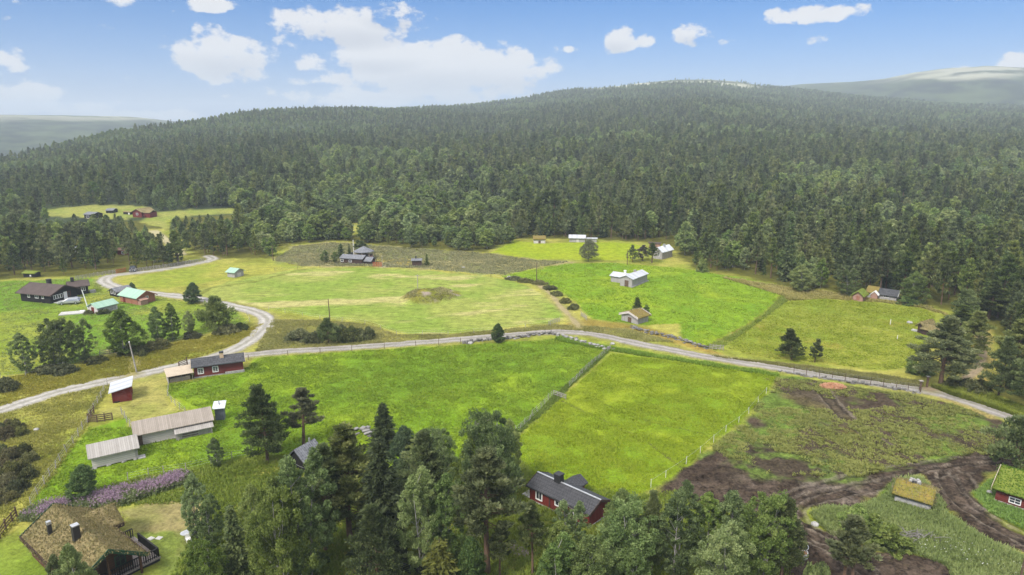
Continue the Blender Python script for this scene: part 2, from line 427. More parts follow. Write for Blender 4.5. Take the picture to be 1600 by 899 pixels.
region('meadow', [(1266, 801), (1300, 794), (1345, 794), (1380, 776), (1400, 750), (1440, 747), (1462, 772), (1480, 806), (1530, 839), (1600, 873), (1720, 926), (1720, 990), (1480, 990), (1500, 925), (1482, 884), (1420, 861), (1380, 864), (1340, 846), (1292, 830), (1266, 815)],
       (0.147, 0.190, 0.020), (0.215, 0.225, 0.028), .4, .8, patch=(0.113, 0.180, 0.019), pscale=5, pth=.5)
region('meadow', [(1520, 772), (1545, 752), (1600, 733), (1800, 740), (1800, 900), (1600, 826), (1545, 800)], (0.153, 0.225, 0.016), (0.198, 0.240, 0.021), .4, .6)
region('yard', [(180, 800), (230, 785), (290, 770), (350, 772), (350, 830), (330, 870), (300, 930), (235, 930), (240, 860), (195, 815)], (.175, .180, .052), (.235, .200, .085), 1.0, 2.2, patch=(.150, .190, .038), pscale=6, pth=.5, nscale=4)
region('meadow', [(-80, 850), (0, 836), (30, 824), (50, 850), (90, 900), (140, 960), (-80, 1050)], (.150, .215, .026), (.205, .235, .038), 1, 2)
region('bare_ground', [(500, 915), (540, 880), (600, 872), (660, 885), (690, 915)], (0.115, 0.090, 0.050), (0.181, 0.140, 0.037), 1.5, 2)
region('clearing', [(1500, 520), (1525, 506), (1547, 515), (1552, 560), (1548, 598), (1500, 585), (1488, 560)], (0.209, 0.190, 0.026), (0.294, 0.225, 0.056), .8, 1.5)
region('mound', [(630, 470), (642, 461), (660, 453), (690, 449), (712, 455), (716, 464), (700, 472), (665, 476)], (0.186, 0.160, 0.034), (0.147, 0.155, 0.025), .8, 1.2, patch=(0.270, 0.220, 0.180), pscale=3.5, pth=.62, sm=2)
for Q in ([(868, 521), (985, 516), (1055, 537), (1130, 556), (1105, 545), (1064, 529), (1010, 510), (960, 506), (915, 498), (880, 505)],):
    region('rough_verge', Q, (0.209, 0.165, 0.036), (0.266, 0.200, 0.046), 1, 1.5)

# roads: centre line, half width
ROADS = []
def road(name, pts, hw, a, b, tracks=True):
    P = np.array(smooth(atw(pts), 10)); ROADS.append(dict(name=name, P=P, hw=hw, a=lin(*a), b=lin(*b), tracks=tracks))
road('gravel_road', [(-300, 738), (-150, 690), (0, 642), (100, 611), (200, 589), (300, 567), (355, 551), (392, 531), (413, 512), (417, 499), (400, 488), (360, 478), (300, 466), (250, 460), (205, 455), (172, 446), (163, 438), (176, 431), (210, 427), (250, 422), (292, 415), (322, 409), (333, 405), (326, 401)], 1.75, (.33, .31, .275), (.41, .39, .355))
road('gravel_road', [(372, 557), (450, 549), (550, 543), (650, 536), (750, 528), (830, 521), (880, 519), (930, 523), (1000, 538), (1100, 557), (1200, 573), (1300, 589), (1400, 604), (1445, 611), (1500, 625), (1600, 659), (1750, 715)], 1.6, (.27, .25, .225), (.335, .31, .285))
road('path', [(795, 434), (835, 442), (858, 458), (875, 478), (893, 497), (905, 512)], .7, (.25, .21, .10), (.31, .26, .14), False)
road('path', [(205, 588), (210, 560), (175, 548)], .9, (.25, .22, .08), (.29, .25, .11), False)
road('path', [(1450, 610), (1500, 598), (1528, 575), (1535, 545), (1530, 515)], .8, (.24, .19, .12), (.29, .23, .15), False)
road('path', [(285, 398), (262, 378), (240, 362)], 1.6, (.34, .30, .16), (.38, .34, .2), False)
road('path', [(812, 862), (790, 853), (768, 850)], .8, (.20, .17, .14), (.25, .21, .18), False)
LINES = [(np.array(atw([(868, 622), (905, 640), (960, 665), (1010, 690), (1060, 728), (1068, 732)])), .16, lin(.085, .085, .03)),
         (np.array(atw([(945, 632), (1000, 655), (1050, 667), (1092, 677)])), .14, lin(.09, .11, .025)),
         (np.array(atw([(300, 466), (330, 450), (400, 440), (470, 422)])), .8, lin(0.124, 0.135, 0.022)),
         (np.array(atw([(1108, 542), (1150, 520), (1192, 494), (1224, 462)])), .9, lin(0.136, 0.130, 0.025)),
         (np.array(atw([(946, 548), (890, 603)])), .55, lin(0.158, 0.165, 0.031)), (np.array(atw([(878, 618), (845, 648), (800, 684)])), .7, lin(0.136, 0.150, 0.025)),
         (np.array(atw([(1450, 613), (1500, 632), (1560, 655)])), .7, lin(.36, .28, .09))]
MUDTRACK = [np.array(smooth(atw(p), 8)) for p in ([(1590, 720), (1500, 722), (1400, 738), (1300, 758), (1235, 780), (1228, 800), (1240, 825), (1300, 855), (1350, 890)], [(1595, 728), (1500, 732), (1400, 752), (1310, 770), (1250, 785), (1242, 803), (1262, 828), (1330, 860)],
            [(1480, 745), (1500, 780), (1560, 822), (1640, 862)], [(1500, 742), (1525, 775), (1580, 812), (1660, 850)], [(1280, 603), (1310, 640), (1370, 690), (1420, 718)])]

# ---- the grid: polar round the drone's foot point, rows as dense as the eye needs
az = np.concatenate([np.radians(np.arange(-180, -52, 6.)), np.radians(np.arange(-52, -42, .5)), np.radians(np.arange(-42, 42.0001, .088)), np.radians(np.arange(42.5, 52, .5)), np.radians(np.arange(54, 180.1, 6.))])
rr = [0.01, 8, 16, 24, 30, 34, 38, 41]
r = 42.0
while r < 335:
    rr.append(r); r += max(.16, (r * r + CAMZ ** 2) / (CAMZ * F) * 1.05)
while r < 7200:
    rr.append(r); r *= 1.016
rr = np.array(rr)
na, nr = len(az), len(rr)
A, R = np.meshgrid(az, rr)
X = (np.sin(A) * R).ravel(); Y = (np.cos(A) * R).ravel()
RR = R.ravel(); AZ = A.ravel()
Z = hz(X, Y)
col = np.empty((len(X), 3)); det = np.ones(len(X)); rid = np.zeros(len(X), np.int32); strk = np.zeros(len(X))
n_a = fbm(X, Y, 13, 1); n_b = fbm(X, Y, 3.2, 2)
w = sstep(.35, .65, n_a)[:, None]
col[:] = lin(*G_ROUGH) * (1 - w) + lin(*G_ROUGH2) * w
w = sstep(.5, .68, fbm(X, Y, 7, 41))[:, None] * .6
col[:] = col * (1 - w) + lin(0.141, 0.150, 0.024) * w
NAMES = ['ground', 'hill']
rid[(RR > 335)] = 1
nearm = RR < 420
ix = np.where(nearm)[0]
xs, ys = X[ix], Y[ix]
# forest floor
sdo = np.full(len(X), -1e3); sdo[ix] = sd_poly(OPENW, xs, ys)
for P in FARFW:
    m = (np.abs(X - P[:, 0].mean()) < 90) & (np.abs(Y - P[:, 1].mean()) < 120)
    sdo[m] = np.maximum(sdo[m], sd_poly(P, X[m], Y[m]))
wf = sstep(1.5, -2.5, sdo + (n_b - .5) * 5)[:, None]
ff = lin(0.068, 0.072, 0.015) * (1 - n_b[:, None]) + lin(0.119, 0.115, 0.021) * n_b[:, None]
col[:] = col * (1 - wf) + ff * wf
# far slopes: birch scrub, then bare pale lichen tops
m = RR > 335
xm, ym, zm = X[m], Y[m], Z[m]
t = fbm(xm, ym, 150, 400, 4); t2 = fbm(xm, ym, 36, 401, 3)
t2 = sstep(.25, .75, t2); c = lin(.012, .018, .011) * (1 - t2[:, None]) + lin(.060, .080, .034) * t2[:, None]
w2 = sstep(.5, .7, t)[:, None] * .5
c = c * (1 - w2) + lin(.075, .098, .033) * w2
R1 = R1of(AZ[m])
# lichen: on the far summits and along the crest of the near hill's middle
u_, v_, _f = proj((xm, ym, zm))
zl = np.where(AZ[m] > .1, 172.0, 47.0)
lich = np.where(RR[m] > 2300, sstep(-10, 18, zm - zl + (fbm(xm, ym, 260, 402, 4) - .5) * np.where(AZ[m] > .1, 105, 40)), 0)
lich = np.maximum(lich, sstep(.915, .940, RR[m] / R1 + (fbm(xm, ym, 120, 403, 3) - .5) * .06) * sstep(.10, .14, AZ[m]) * sstep(.36, .30, AZ[m]) * (RR[m] < R1 * 1.25))
lich = lich * (0.12 + .88 * sstep(.40, .56, fbm(xm * .45, ym, 95, 404, 4)))
lich = lich[:, None]
c = c * (1 - lich) + np.where(RR[m][:, None] > 2300, lin(.31, .305, .215), lin(.36, .355, .26)) * lich
col[m] = c; det[m] = 1.0
LICH = np.zeros(len(X)); LICH[m] = lich[:, 0]

NI = {'ground': 0, 'hill': 1}
for q, rg in enumerate(REG):
    P = rg['P']; x0, y0 = P.min(0) - 6; x1, y1 = P.max(0) + 6
    m = np.where((X > x0) & (X < x1) & (Y > y0) & (Y < y1) & (RR < 700))[0]
    if not len(m): continue
    xm, ym = X[m], Y[m]
    sd = sd_poly(P, xm, ym) + (fbm(xm, ym, 4.5, q + 50, 3) - .5) * 2 * rg['amp']
    wgt = sstep(-rg['soft'], rg['soft'], sd)[:, None]
    t = sstep(.3, .7, fbm(xm, ym, rg['ns'], q + 80, 3))[:, None]
    c = rg['a'] * (1 - t) + rg['b'] * t
    if rg['patch']:
        s = rg['ps']
        if rg['streak'] > .5: pn = fbm(xm * .55 + ym * .16, ym * 1.5 - xm * .35, s * .62, q + 120, 4)
        else: pn = fbm(xm, ym, s, q + 120, 4)
        tp = sstep(rg['pth'] - .07, rg['pth'] + .09, pn)[:, None]
        c = c * (1 - tp) + lin(*rg['patch']) * tp
    col[m] = col[m] * (1 - wgt) + c * wgt
    det[m] = det[m] * (1 - wgt[:, 0]) + rg['detail'] * wgt[:, 0]
    strk[m] = strk[m] * (1 - wgt[:, 0]) + rg['streak'] * wgt[:, 0]
    if rg['name'] not in NI: NI[rg['name']] = len(NAMES); NAMES.append(rg['name'])
    rid[m[sd > 0]] = NI[rg['name']]
for P, hw, lc in LINES:
    x0, y0 = P.min(0) - 3; x1, y1 = P.max(0) + 3
    m = np.where((X > x0) & (X < x1) & (Y > y0) & (Y < y1))[0]
    d, _ = d_line(P, X[m], Y[m])
    wgt = sstep(hw + .25, hw * .3, d + (vnoise(X[m], Y[m], 1.2, 77) - .5) * hw * 1.6)[:, None] * .8
    col[m] = col[m] * (1 - wgt) + lc * wgt
for P in MUDTRACK:
    x0, y0 = P.min(0) - 3; x1, y1 = P.max(0) + 3
    m = np.where((X > x0) & (X < x1) & (Y > y0) & (Y < y1))[0]
    d, s = d_line(P, X[m], Y[m])
    wgt = sstep(.4, .1, np.abs(d - .75) + (vnoise(X[m], Y[m], .9, 78) - .5) * .3)[:, None] * .55
    col[m] = col[m] * (1 - wgt) + lin(.026, .020, .015) * wgt
    wgt = sstep(.22, .05, np.abs(d - 1.15) + (vnoise(X[m], Y[m], .9, 79) - .5) * .3)[:, None] * .5
    col[m] = col[m] * (1 - wgt) + lin(0.160, 0.135, 0.105) * wgt
    Z[m] -= .10 * sstep(.5, .1, np.abs(d - .75)); Z[m] += .05 * sstep(.3, .05, np.abs(d - 1.2))
for q, rd in enumerate(ROADS):
    P = rd['P']; x0, y0 = P.min(0) - 5; x1, y1 = P.max(0) + 5
    m = np.where((X > x0) & (X < x1) & (Y > y0) & (Y < y1) & (RR < 420))[0]
    d, s = d_line(P, X[m], Y[m])
    nn = (fbm(X[m], Y[m], 2.4, q + 200) - .5)
    sd = rd['hw'] - d + nn * .9
    # worn verge, then gravel with two pale wheel tracks and a darker, partly grassy crown
    wv = sstep(-1.6, 0, sd)[:, None] * .55
    col[m] = col[m] * (1 - wv) + lin(.23, .205, .085) * wv
    wgt = sstep(-.18, .3, sd)[:, None]
    t = fbm(X[m], Y[m], 5, q + 220)[:, None]
    c = rd['a'] * (1 - t) + rd['b'] * t
    if rd['tracks']:
        tr = sstep(.5, .12, np.abs(d - .82))[:, None]
        c = c * (.80 + .26 * tr)
        gr = sstep(.4, .1, d + nn * .6)[:, None] * .35
        c = c * (1 - gr) + lin(0.170, 0.165, 0.085) * gr
    col[m] = col[m] * (1 - wgt) + c * wgt
    det[m] = det[m] * (1 - wgt[:, 0]) + .55 * wgt[:, 0]; strk[m] *= (1 - wgt[:, 0])
    Z[m] += .10 * sstep(-.3, .4, sd)
    if rd['name'] not in NI: NI[rd['name']] = len(NAMES); NAMES.append(rd['name'])
    rid[m[sd > 0]] = NI[rd['name']]
# small wheel bumps and tussocks in the rough ground and the mud
tz = (fbm(X, Y, 1.1, 301, 3) - .5) * .50 * sstep(.9, 1.8, det) + (fbm(X, Y, 2.2, 302, 2) - .5) * .16
Z += tz * sstep(30, 60, RR) * sstep(500, 300, RR)
gm, nt, out = newmat('ground_cover')
ca = N(nt, 'ShaderNodeAttribute', attribute_name='cover').outputs['Color']
da = N(nt, 'ShaderNodeAttribute', attribute_name='detail').outputs['Fac']
sa = N(nt, 'ShaderNodeAttribute', attribute_name='streak').outputs['Fac']
oc = objco(nt)
nf = noise(nt, oc, 2.6, 5, .7); nm = noise(nt, oc, .55, 4, .65)
mp = N(nt, 'ShaderNodeMapping'); mp.inputs['Rotation'].default_value = (0, 0, math.radians(-14)); mp.inputs['Scale'].default_value = (.22, 1.5, 1); nt.links.new(oc, mp.inputs['Vector'])
ns = noise(nt, mp.outputs[0], .9, 4, .7)
v = math_(nt, 'ADD', math_(nt, 'MULTIPLY', nf, .55), math_(nt, 'MULTIPLY', nm, .45))
dv = math_(nt, 'MULTIPLY', math_(nt, 'SUBTRACT', v, .5), math_(nt, 'MULTIPLY', da, 3.2))
dv = math_(nt, 'ADD', dv, math_(nt, 'MULTIPLY', math_(nt, 'SUBTRACT', ns, .5), math_(nt, 'MULTIPLY', sa, 1.7)))
gain = math_(nt, 'MAXIMUM', math_(nt, 'ADD', dv, 1.0), .3)
vm = N(nt, 'ShaderNodeVectorMath', operation='SCALE'); nt.links.new(ca, vm.inputs[0]); nt.links.new(gain, vm.inputs['Scale'])
dry = mixc(nt, math_(nt, 'MULTIPLY', remap(nt, noise(nt, oc, 1.4, 4, .7), .58, .75), .12), vm.outputs[0], (.30, .25, .06))
principled(nt, out, dry, .95, .03, v, .9, .25)

vid = np.arange(na * nr).reshape(nr, na)
quads = np.stack([vid[:-1, :-1], vid[:-1, 1:], vid[1:, 1:], vid[1:, :-1]], -1).reshape(-1, 4)[:, ::-1]
frid = rid[quads[:, 0]]
VV = np.stack([X, Y, Z], 1)
for k, nm_ in enumerate(NAMES):
    q = quads[frid == k]
    if not len(q): continue
    u, inv = np.unique(q, return_inverse=True)
    me = npmesh(nm_, VV[u], None, [gm], smooth_=True, Q=inv.reshape(-1, 4), extra={'cover': col[u], 'detail': det[u], 'streak': strk[u]})
    o = link(nm_, me); tag(o, kind='structure')

# ================================================================== SKY, SUN, AIR, CAMERA
SUN_EL, SUN_AZ = 48.0, 215.0          # behind the drone and to its left; azimuth clockwise from +Y
W = bpy.data.worlds.new('World'); scene.world = W; W.use_nodes = True
nt = W.node_tree; nt.nodes.clear()
wo = nt.nodes.new('ShaderNodeOutputWorld'); bg = nt.nodes.new('ShaderNodeBackground'); nt.links.new(bg.outputs[0], wo.inputs[0])
sky = nt.nodes.new('ShaderNodeTexSky'); sky.sky_type = 'NISHITA'; sky.sun_disc = False
sky.sun_elevation = math.radians(SUN_EL); sky.sun_rotation = math.radians(SUN_AZ); sky.altitude = 700; sky.air_density = 1.0; sky.dust_density = .6; sky.ozone_density = 1.5
tc = N(nt, 'ShaderNodeTexCoord').outputs['Generated']
sx = N(nt, 'ShaderNodeSeparateXYZ'); nt.links.new(tc, sx.inputs[0])
saz = math_(nt, 'ARCTAN2', sx.outputs[0], sx.outputs[1]); sel = math_(nt, 'ARCSINE', sx.outputs[2])
cv = N(nt, 'ShaderNodeCombineXYZ'); nt.links.new(saz, cv.inputs[0]); nt.links.new(math_(nt, 'MULTIPLY', sel, 1.5), cv.inputs[1])
n1 = noise(nt, cv.outputs[0], 21, 8, .60); n2 = noise(nt, cv.outputs[0], 5.5, 4, .55)
# cloud banks standing in the sky: (photo x, photo y, half width, half height, strength)
CL = [(205, 2, 34, 12, .9), (335, 6, 40, 12, .9), (262, 17, 14, 9, .7), (345, 85, 78, 40, 1.0), (375, 100, 55, 20, .7), (545, 42, 112, 34, .85), (615, 26, 62, 24, .7), (462, 60, 46, 14, .5), (690, 108, 182, 46, 1.3), (590, 92, 80, 26, .9), (790, 115, 75, 38, 1.0),
      (700, 140, 160, 26, .9), (560, 152, 120, 15, .9), (490, 100, 30, 16, .7), (962, 64, 30, 22, 1.0), (1014, 62, 18, 12, .6), (1088, 55, 36, 21, 1.0), (1135, 64, 16, 7, .45), (1250, 24, 55, 14, .9), (1310, 18, 40, 13, .9), (1216, 28, 20, 12, .7), (1345, 14, 16, 9, .7),
      (1590, 98, 26, 14, 1.0), (15, 155, 75, 28, 1.1), (90, 170, 75, 14, .9), (190, 180, 110, 9, .8), (895, 78, 14, 7, .35), (480, 128, 26, 8, .4), (360, 150, 12, 4, .4), (1500, 106, 22, 4, .5), (-140, 120, 120, 60, 1.), (1750, 60, 90, 40, 1.)]
dens = None; shade = None
for (u, v, hw_, hh_, st) in CL:
    d = ray(u, v); a0 = math.atan2(d[0], d[1]); e0 = math.asin(d[2] / np.linalg.norm(d))
    wa, we = hw_ / F * .92, hh_ / F * .92
    da_ = math_(nt, 'DIVIDE', math_(nt, 'SUBTRACT', saz, a0), wa); de_ = math_(nt, 'DIVIDE', math_(nt, 'SUBTRACT', sel, e0), we)
    q = math_(nt, 'ADD', math_(nt, 'MULTIPLY', da_, da_), math_(nt, 'MULTIPLY', de_, de_))
    m_ = math_(nt, 'MULTIPLY', math_(nt, 'MAXIMUM', math_(nt, 'SUBTRACT', 1.35, q), -1.0), st)
    dens = m_ if dens is None else math_(nt, 'SMOOTH_MAX', dens, m_, .35)
    if hh_ > 20:
        g = math_(nt, 'MULTIPLY', math_(nt, 'MAXIMUM', math_(nt, 'SUBTRACT', 1.2, q), 0), math_(nt, 'SUBTRACT', .1, de_), clamp=True)
        shade = g if shade is None else math_(nt, 'MAXIMUM', shade, g)
# bright broken cloud added overhead, out of view, to lift and soften the light
hi = math_(nt, 'MULTIPLY', remap(nt, noise(nt, tc, 2.3, 6, .6), .34, .56), remap(nt, sel, .26, .5))
nz = math_(nt, 'ADD', math_(nt, 'MULTIPLY', math_(nt, 'SUBTRACT', n1, .5), 4.4), math_(nt, 'MULTIPLY', math_(nt, 'SUBTRACT', n2, .5), 1.6))
den = math_(nt, 'ADD', dens, nz)
cm = remap(nt, den, .36, .88); cm.node.interpolation_type = 'SMOOTHSTEP'
cm = math_(nt, 'MULTIPLY', cm, .97)
SKYG = 1.0
cloudc = mixc(nt, math_(nt, 'MULTIPLY', math_(nt, 'ADD', math_(nt, 'MULTIPLY', shade, .8), math_(nt, 'MULTIPLY', n1, .25)), .85), (5.0, 5.0, 5.05), (2.5, 2.7, 3.15))
hs = N(nt, 'ShaderNodeHueSaturation'); hs.inputs['Saturation'].default_value = 1.75; hs.inputs['Value'].default_value = .46; nt.links.new(sky.outputs[0], hs.inputs['Color'])
hor = math_(nt, 'POWER', remap(nt, sel, 0.0, .30, 1, 0), 1.6)
skyc = mixc(nt, math_(nt, 'MULTIPLY', hor, .62), mixc(nt, 1.0, hs.outputs[0], (.97, .98, 1.28), 'MULTIPLY'), (1.25, 2.35, 5.1))
nt.links.new(mixc(nt, math_(nt, 'MULTIPLY', hi, .9), mixc(nt, cm, skyc, cloudc), (11.5, 11.4, 11.3)), bg.inputs['Color']); bg.inputs['Strength'].default_value = .09

sl = bpy.data.lights.new('sun', 'SUN'); sl.energy = 2.2; sl.angle = math.radians(12); sl.color = (1, .95, .87)
so = bpy.data.objects.new('sun', sl); C.objects.link(so); so.location = (0, -50, 300)
e_, a_ = math.radians(SUN_EL), math.radians(SUN_AZ)
sd_ = np.array([math.sin(a_) * math.cos(e_), math.cos(a_) * math.cos(e_), math.sin(e_)])
import mathutils
so.rotation_euler = mathutils.Vector(-sd_).to_track_quat('-Z', 'Y').to_euler()

hm, nt, out = newmat('air'); pv = N(nt, 'ShaderNodeVolumePrincipled'); pv.inputs['Density'].default_value = HAZE if 'HAZE' in globals() else .00027
pv.inputs['Color'].default_value = (.79, .905, 1, 1); pv.inputs['Anisotropy'].default_value = .0; nt.links.new(pv.outputs[0], out.inputs['Volume'])
hb = MB(); hb.box(-7400, 7400, -7400, 7400, float(Z.min()) - 1.5, max(float(Z.max()) + 15, 60))
tag(hb.build('haze', hm), kind='stuff')

cam = bpy.data.cameras.new('camera'); cam.sensor_width = 36; cam.lens = F / 1600 * 36; cam.clip_start = .5; cam.clip_end = 20000
co = bpy.data.objects.new('camera', cam); C.objects.link(co); co.location = (0, 0, CAMZ); co.rotation_euler = (math.pi / 2 - PITCH, 0, 0)
cam.shift_y = 0
scene.camera = co
scene.view_settings.view_transform = 'Standard'; scene.view_settings.look = 'None'; scene.view_settings.exposure = 1.05; scene.view_settings.gamma = 1
cy = scene.cycles if hasattr(scene, 'cycles') else None
scene.render.engine = 'CYCLES'
scene.cycles.use_denoising = True; scene.cycles.denoiser = 'OPENIMAGEDENOISE'
scene.cycles.max_bounces = 8; scene.cycles.diffuse_bounces = 5; scene.cycles.transmission_bounces = 5; scene.cycles.volume_bounces = 0
scene.cycles.use_adaptive_sampling = True; scene.cycles.adaptive_threshold = .02
# ================================================================== TREES
M_PINE = mat_foliage('pine_needles', (.062, .086, .026), (.152, .192, .056), (.290, .320, .110), .45)
M_SPRUCE = mat_foliage('spruce_needles', (.040, .064, .019), (.098, .142, .040), (.215, .260, .078), .42)
M_BIRCH = mat_foliage('birch_leaves', (.092, .135, .036), (.212, .285, .078), (.375, .440, .150), .5)
M_DRY = mat_foliage('dry_twigs', (.10, .085, .060), (.15, .125, .085), (.12, .13, .055), .15)
M_GREY = mat_foliage('grey_green_leaves', (.125, .140, .062), (.205, .220, .105), (.30, .31, .16), .45)
M_BARKP = mat_worn('pine_bark', (.085, .060, .045), (.20, .125, .080), 2.0, .95, .1, fine=9, bstr=.6)
M_BARKB = mat_worn('birch_bark', (.12, .11, .10), (.50, .48, .45), 1.4, .85, .15, fine=6, bstr=.3)
M_BARKS = mat_worn('spruce_bark', (.055, .045, .038), (.13, .11, .095), 2.0, .95, .1, fine=9, bstr=.5)
M_BARKG = mat_worn('dead_branch', (.13, .12, .11), (.25, .235, .215), 2.0, .95, .1, fine=9, bstr=.3)

def rnd(g, n): 
    v = g.normal(size=(n, 3)); return v / np.linalg.norm(v, axis=1, keepdims=True)

def leaves(g, cen, size, elong=1.0, up=0.0, axis=None, tint=None):
    """one small triangle per centre; size (n,), optional growth axis (n,3)"""
    n = len(cen)
    a = rnd(g, n) if axis is None else axis + .45 * rnd(g, n)
    a[:, 2] += up; a /= np.linalg.norm(a, axis=1, keepdims=True)
    b = np.cross(a, rnd(g, n)); b /= (np.linalg.norm(b, axis=1, keepdims=True) + 1e-9)
    s = (size * g.uniform(.65, 1.3, n))[:, None]
    V = np.empty((n, 3, 3))
    V[:, 0] = cen + a * s * elong * .8
    V[:, 1] = cen - a * s * elong * .35 + b * s * .55
    V[:, 2] = cen - a * s * elong * .35 - b * s * .55
    return V.reshape(-1, 3), np.repeat(np.asarray(tint), 3)

def tri_tube(pts, rad, n=6):
    pts = np.array(pts, float); Np = len(pts); V = []; T = []
    for i in range(Np):
        d = pts[min(i + 1, Np - 1)] - pts[max(i - 1, 0)]; d /= (np.linalg.norm(d) + 1e-9)
        a = np.cross(d, [1., 0, 0] if abs(d[0]) < .8 else [0, 1., 0]); a /= np.linalg.norm(a); c = np.cross(d, a)
        for k in range(n):
            t = 2 * math.pi * k / n; V.append(pts[i] + (a * math.cos(t) + c * math.sin(t)) * rad[i])
    for i in range(Np - 1):
        for k in range(n):
            j = (k + 1) % n; p, q = i * n, (i + 1) * n
            T += [(p + k, p + j, q + j), (p + k, q + j, q + k)]
    return np.array(V), np.array(T)

class Tree:
    def __init__(s): s.tv = []; s.tt = []; s.nt = 0; s.lv = []; s.lt = []
    def wood(s, pts, rad, n=6):
        V, T = tri_tube(pts, rad, n); s.tv.append(V); s.tt.append(T + s.nt); s.nt += len(V)
    def leaf(s, V, t): s.lv.append(V); s.lt.append(t)
    def done(s, name, mleaf, mbark, H):
        s.tv = np.concatenate(s.tv); s.tt = np.concatenate(s.tt)
        s.lv = np.concatenate(s.lv); s.lt = np.concatenate(s.lt)
        s.w = 2 * np.percentile(np.hypot(s.lv[:, 0], s.lv[:, 1]), 97); s.H = H; s.mats = (mleaf, mbark); s.name = name
        s._p = None; s._s = None
        return s
    def parts(s):
        if s._p is None:
            s._p = (npmesh(s.name + '_trunk', s.tv, s.tt, [s.mats[1]], smooth_=True),
                    npmesh(s.name + '_crown', s.lv, np.arange(len(s.lv)).reshape(-1, 3), [s.mats[0]], tint=s.lt))
        return s._p
    def single(s):
        if s._s is None:
            V = np.concatenate([s.tv, s.lv]); L = np.arange(len(s.lv)).reshape(-1, 3) + len(s.tv)
            s._s = npmesh(s.name + '_small', V, np.concatenate([s.tt, L]), [s.mats[1], s.mats[0]],
                          tint=np.concatenate([np.full(len(s.tv), .5), s.lt]), mat_idx=np.r_[np.zeros(len(s.tt), int), np.ones(len(L), int)])
        return s._s

def pine(seed, H=13, W=5.2, q=1.0, base=.32, sparse=1.0, mleaf=None, leaf=.24, dead=True, rnd_=.6):
    g = np.random.default_rng(seed); t = Tree()
    lean = g.normal(size=2) * .25
    tr = [(lean[0] * k ** 2 + .12 * math.sin(3 * k + seed), lean[1] * k ** 2 + .1 * math.cos(4 * k), H * k * .97) for k in np.linspace(0, 1, 8)]
    t.wood(tr, [H * .017 * (1 - .85 * k) + .015 for k in np.linspace(0, 1, 8)], 7 if q > .5 else 4)
    def tp(z): k = z / H; return np.array([np.interp(k, np.linspace(0, 1, 8), [p[0] for p in tr]), np.interp(k, np.linspace(0, 1, 8), [p[1] for p in tr]), z])
    z = H * base; lop = g.uniform(0, 6.28)
    PC, PR, PT, PA = [], [], [], []
    step = .55 if q > .5 else .95
    while z < H * .975:
        k = (z - H * base) / (H * (1 - base))
        prof = (.66 + .50 * math.sin(math.pi * min(1, k * 1.15 + .12))) * (1 - k) ** rnd_
        nb = int(g.integers(3, 6) * sparse + .5)
        a0 = g.uniform(0, 6.28)
        for b in range(max(nb, 2)):
            a = a0 + b * 6.283 / max(nb, 2) + g.normal() * .35
            L = W * .5 * prof * g.uniform(.6, 1.15) * (1 + .18 * math.cos(a - lop))
            rise = L * g.uniform(.05, .45) + k * .5
            p0 = tp(z); p2 = p0 + np.array([math.cos(a) * L, math.sin(a) * L, rise]); p1 = (p0 + p2) / 2 + np.array([0, 0, -.12 * L])
            if q > .5 or b % 2 == 0: t.wood([p0, p1, p2], [.05 * (1 - k * .6) + .012, .03, .012], 4)
            m = 3 if q > .5 else 2
            for j in range(m):
                f = (j + 1) / m
                c = p0 * (1 - f) + p2 * f + g.normal(size=3) * np.array([.16, .16, .1]) * L * .6 + np.array([0, 0, .1])
                if f < .5 and k < .5: continue
                PC.append(c); PR.append((.50 + .30 * g.random()) * (.55 + .5 * prof) * (W / 5.2)); PT.append(g.normal() * .20); PA.append([math.cos(a) * .5, math.sin(a) * .5, .9])
        z += step * g.uniform(.75, 1.25)
    for j in range(4): PC.append(tp(H * (.93 + .02 * j))); PR.append(.35); PT.append(.1); PA.append([0, 0, 1])
    PC, PR, PT, PA = map(np.array, (PC, PR, PT, PA))
    n = max(5, int(62 * q))
    c = np.repeat(PC, n, 0); r_ = np.repeat(PR, n); off = rnd(g, len(c)) * (g.random(len(c)) ** .45 * r_)[:, None]
    off[:, 2] *= .62
    V, tt = leaves(g, c + off, np.full(len(c), leaf / math.sqrt(q)), 1.35, .25, axis=np.repeat(PA, n, 0) * .6 + off / r_[:, None], tint=np.clip(.45 + np.repeat(PT, n) + g.normal(size=len(c)) * .20, 0, 1))
    t.leaf(V, tt)
    if dead and q > .5:       # bare lower branches
        for i in range(9):
            zz = H * g.uniform(.14, base + .05); a = g.uniform(0, 6.28); L = W * g.uniform(.12, .28); p = tp(zz)
            t.wood([p, p + np.array([math.cos(a) * L * .6, math.sin(a) * L * .6, .05 * L]), p + np.array([math.cos(a) * L, math.sin(a) * L, -.12 * L])], [.035, .02, .008], 4)
    return t.done('pine', mleaf or M_PINE, M_BARKP, H)

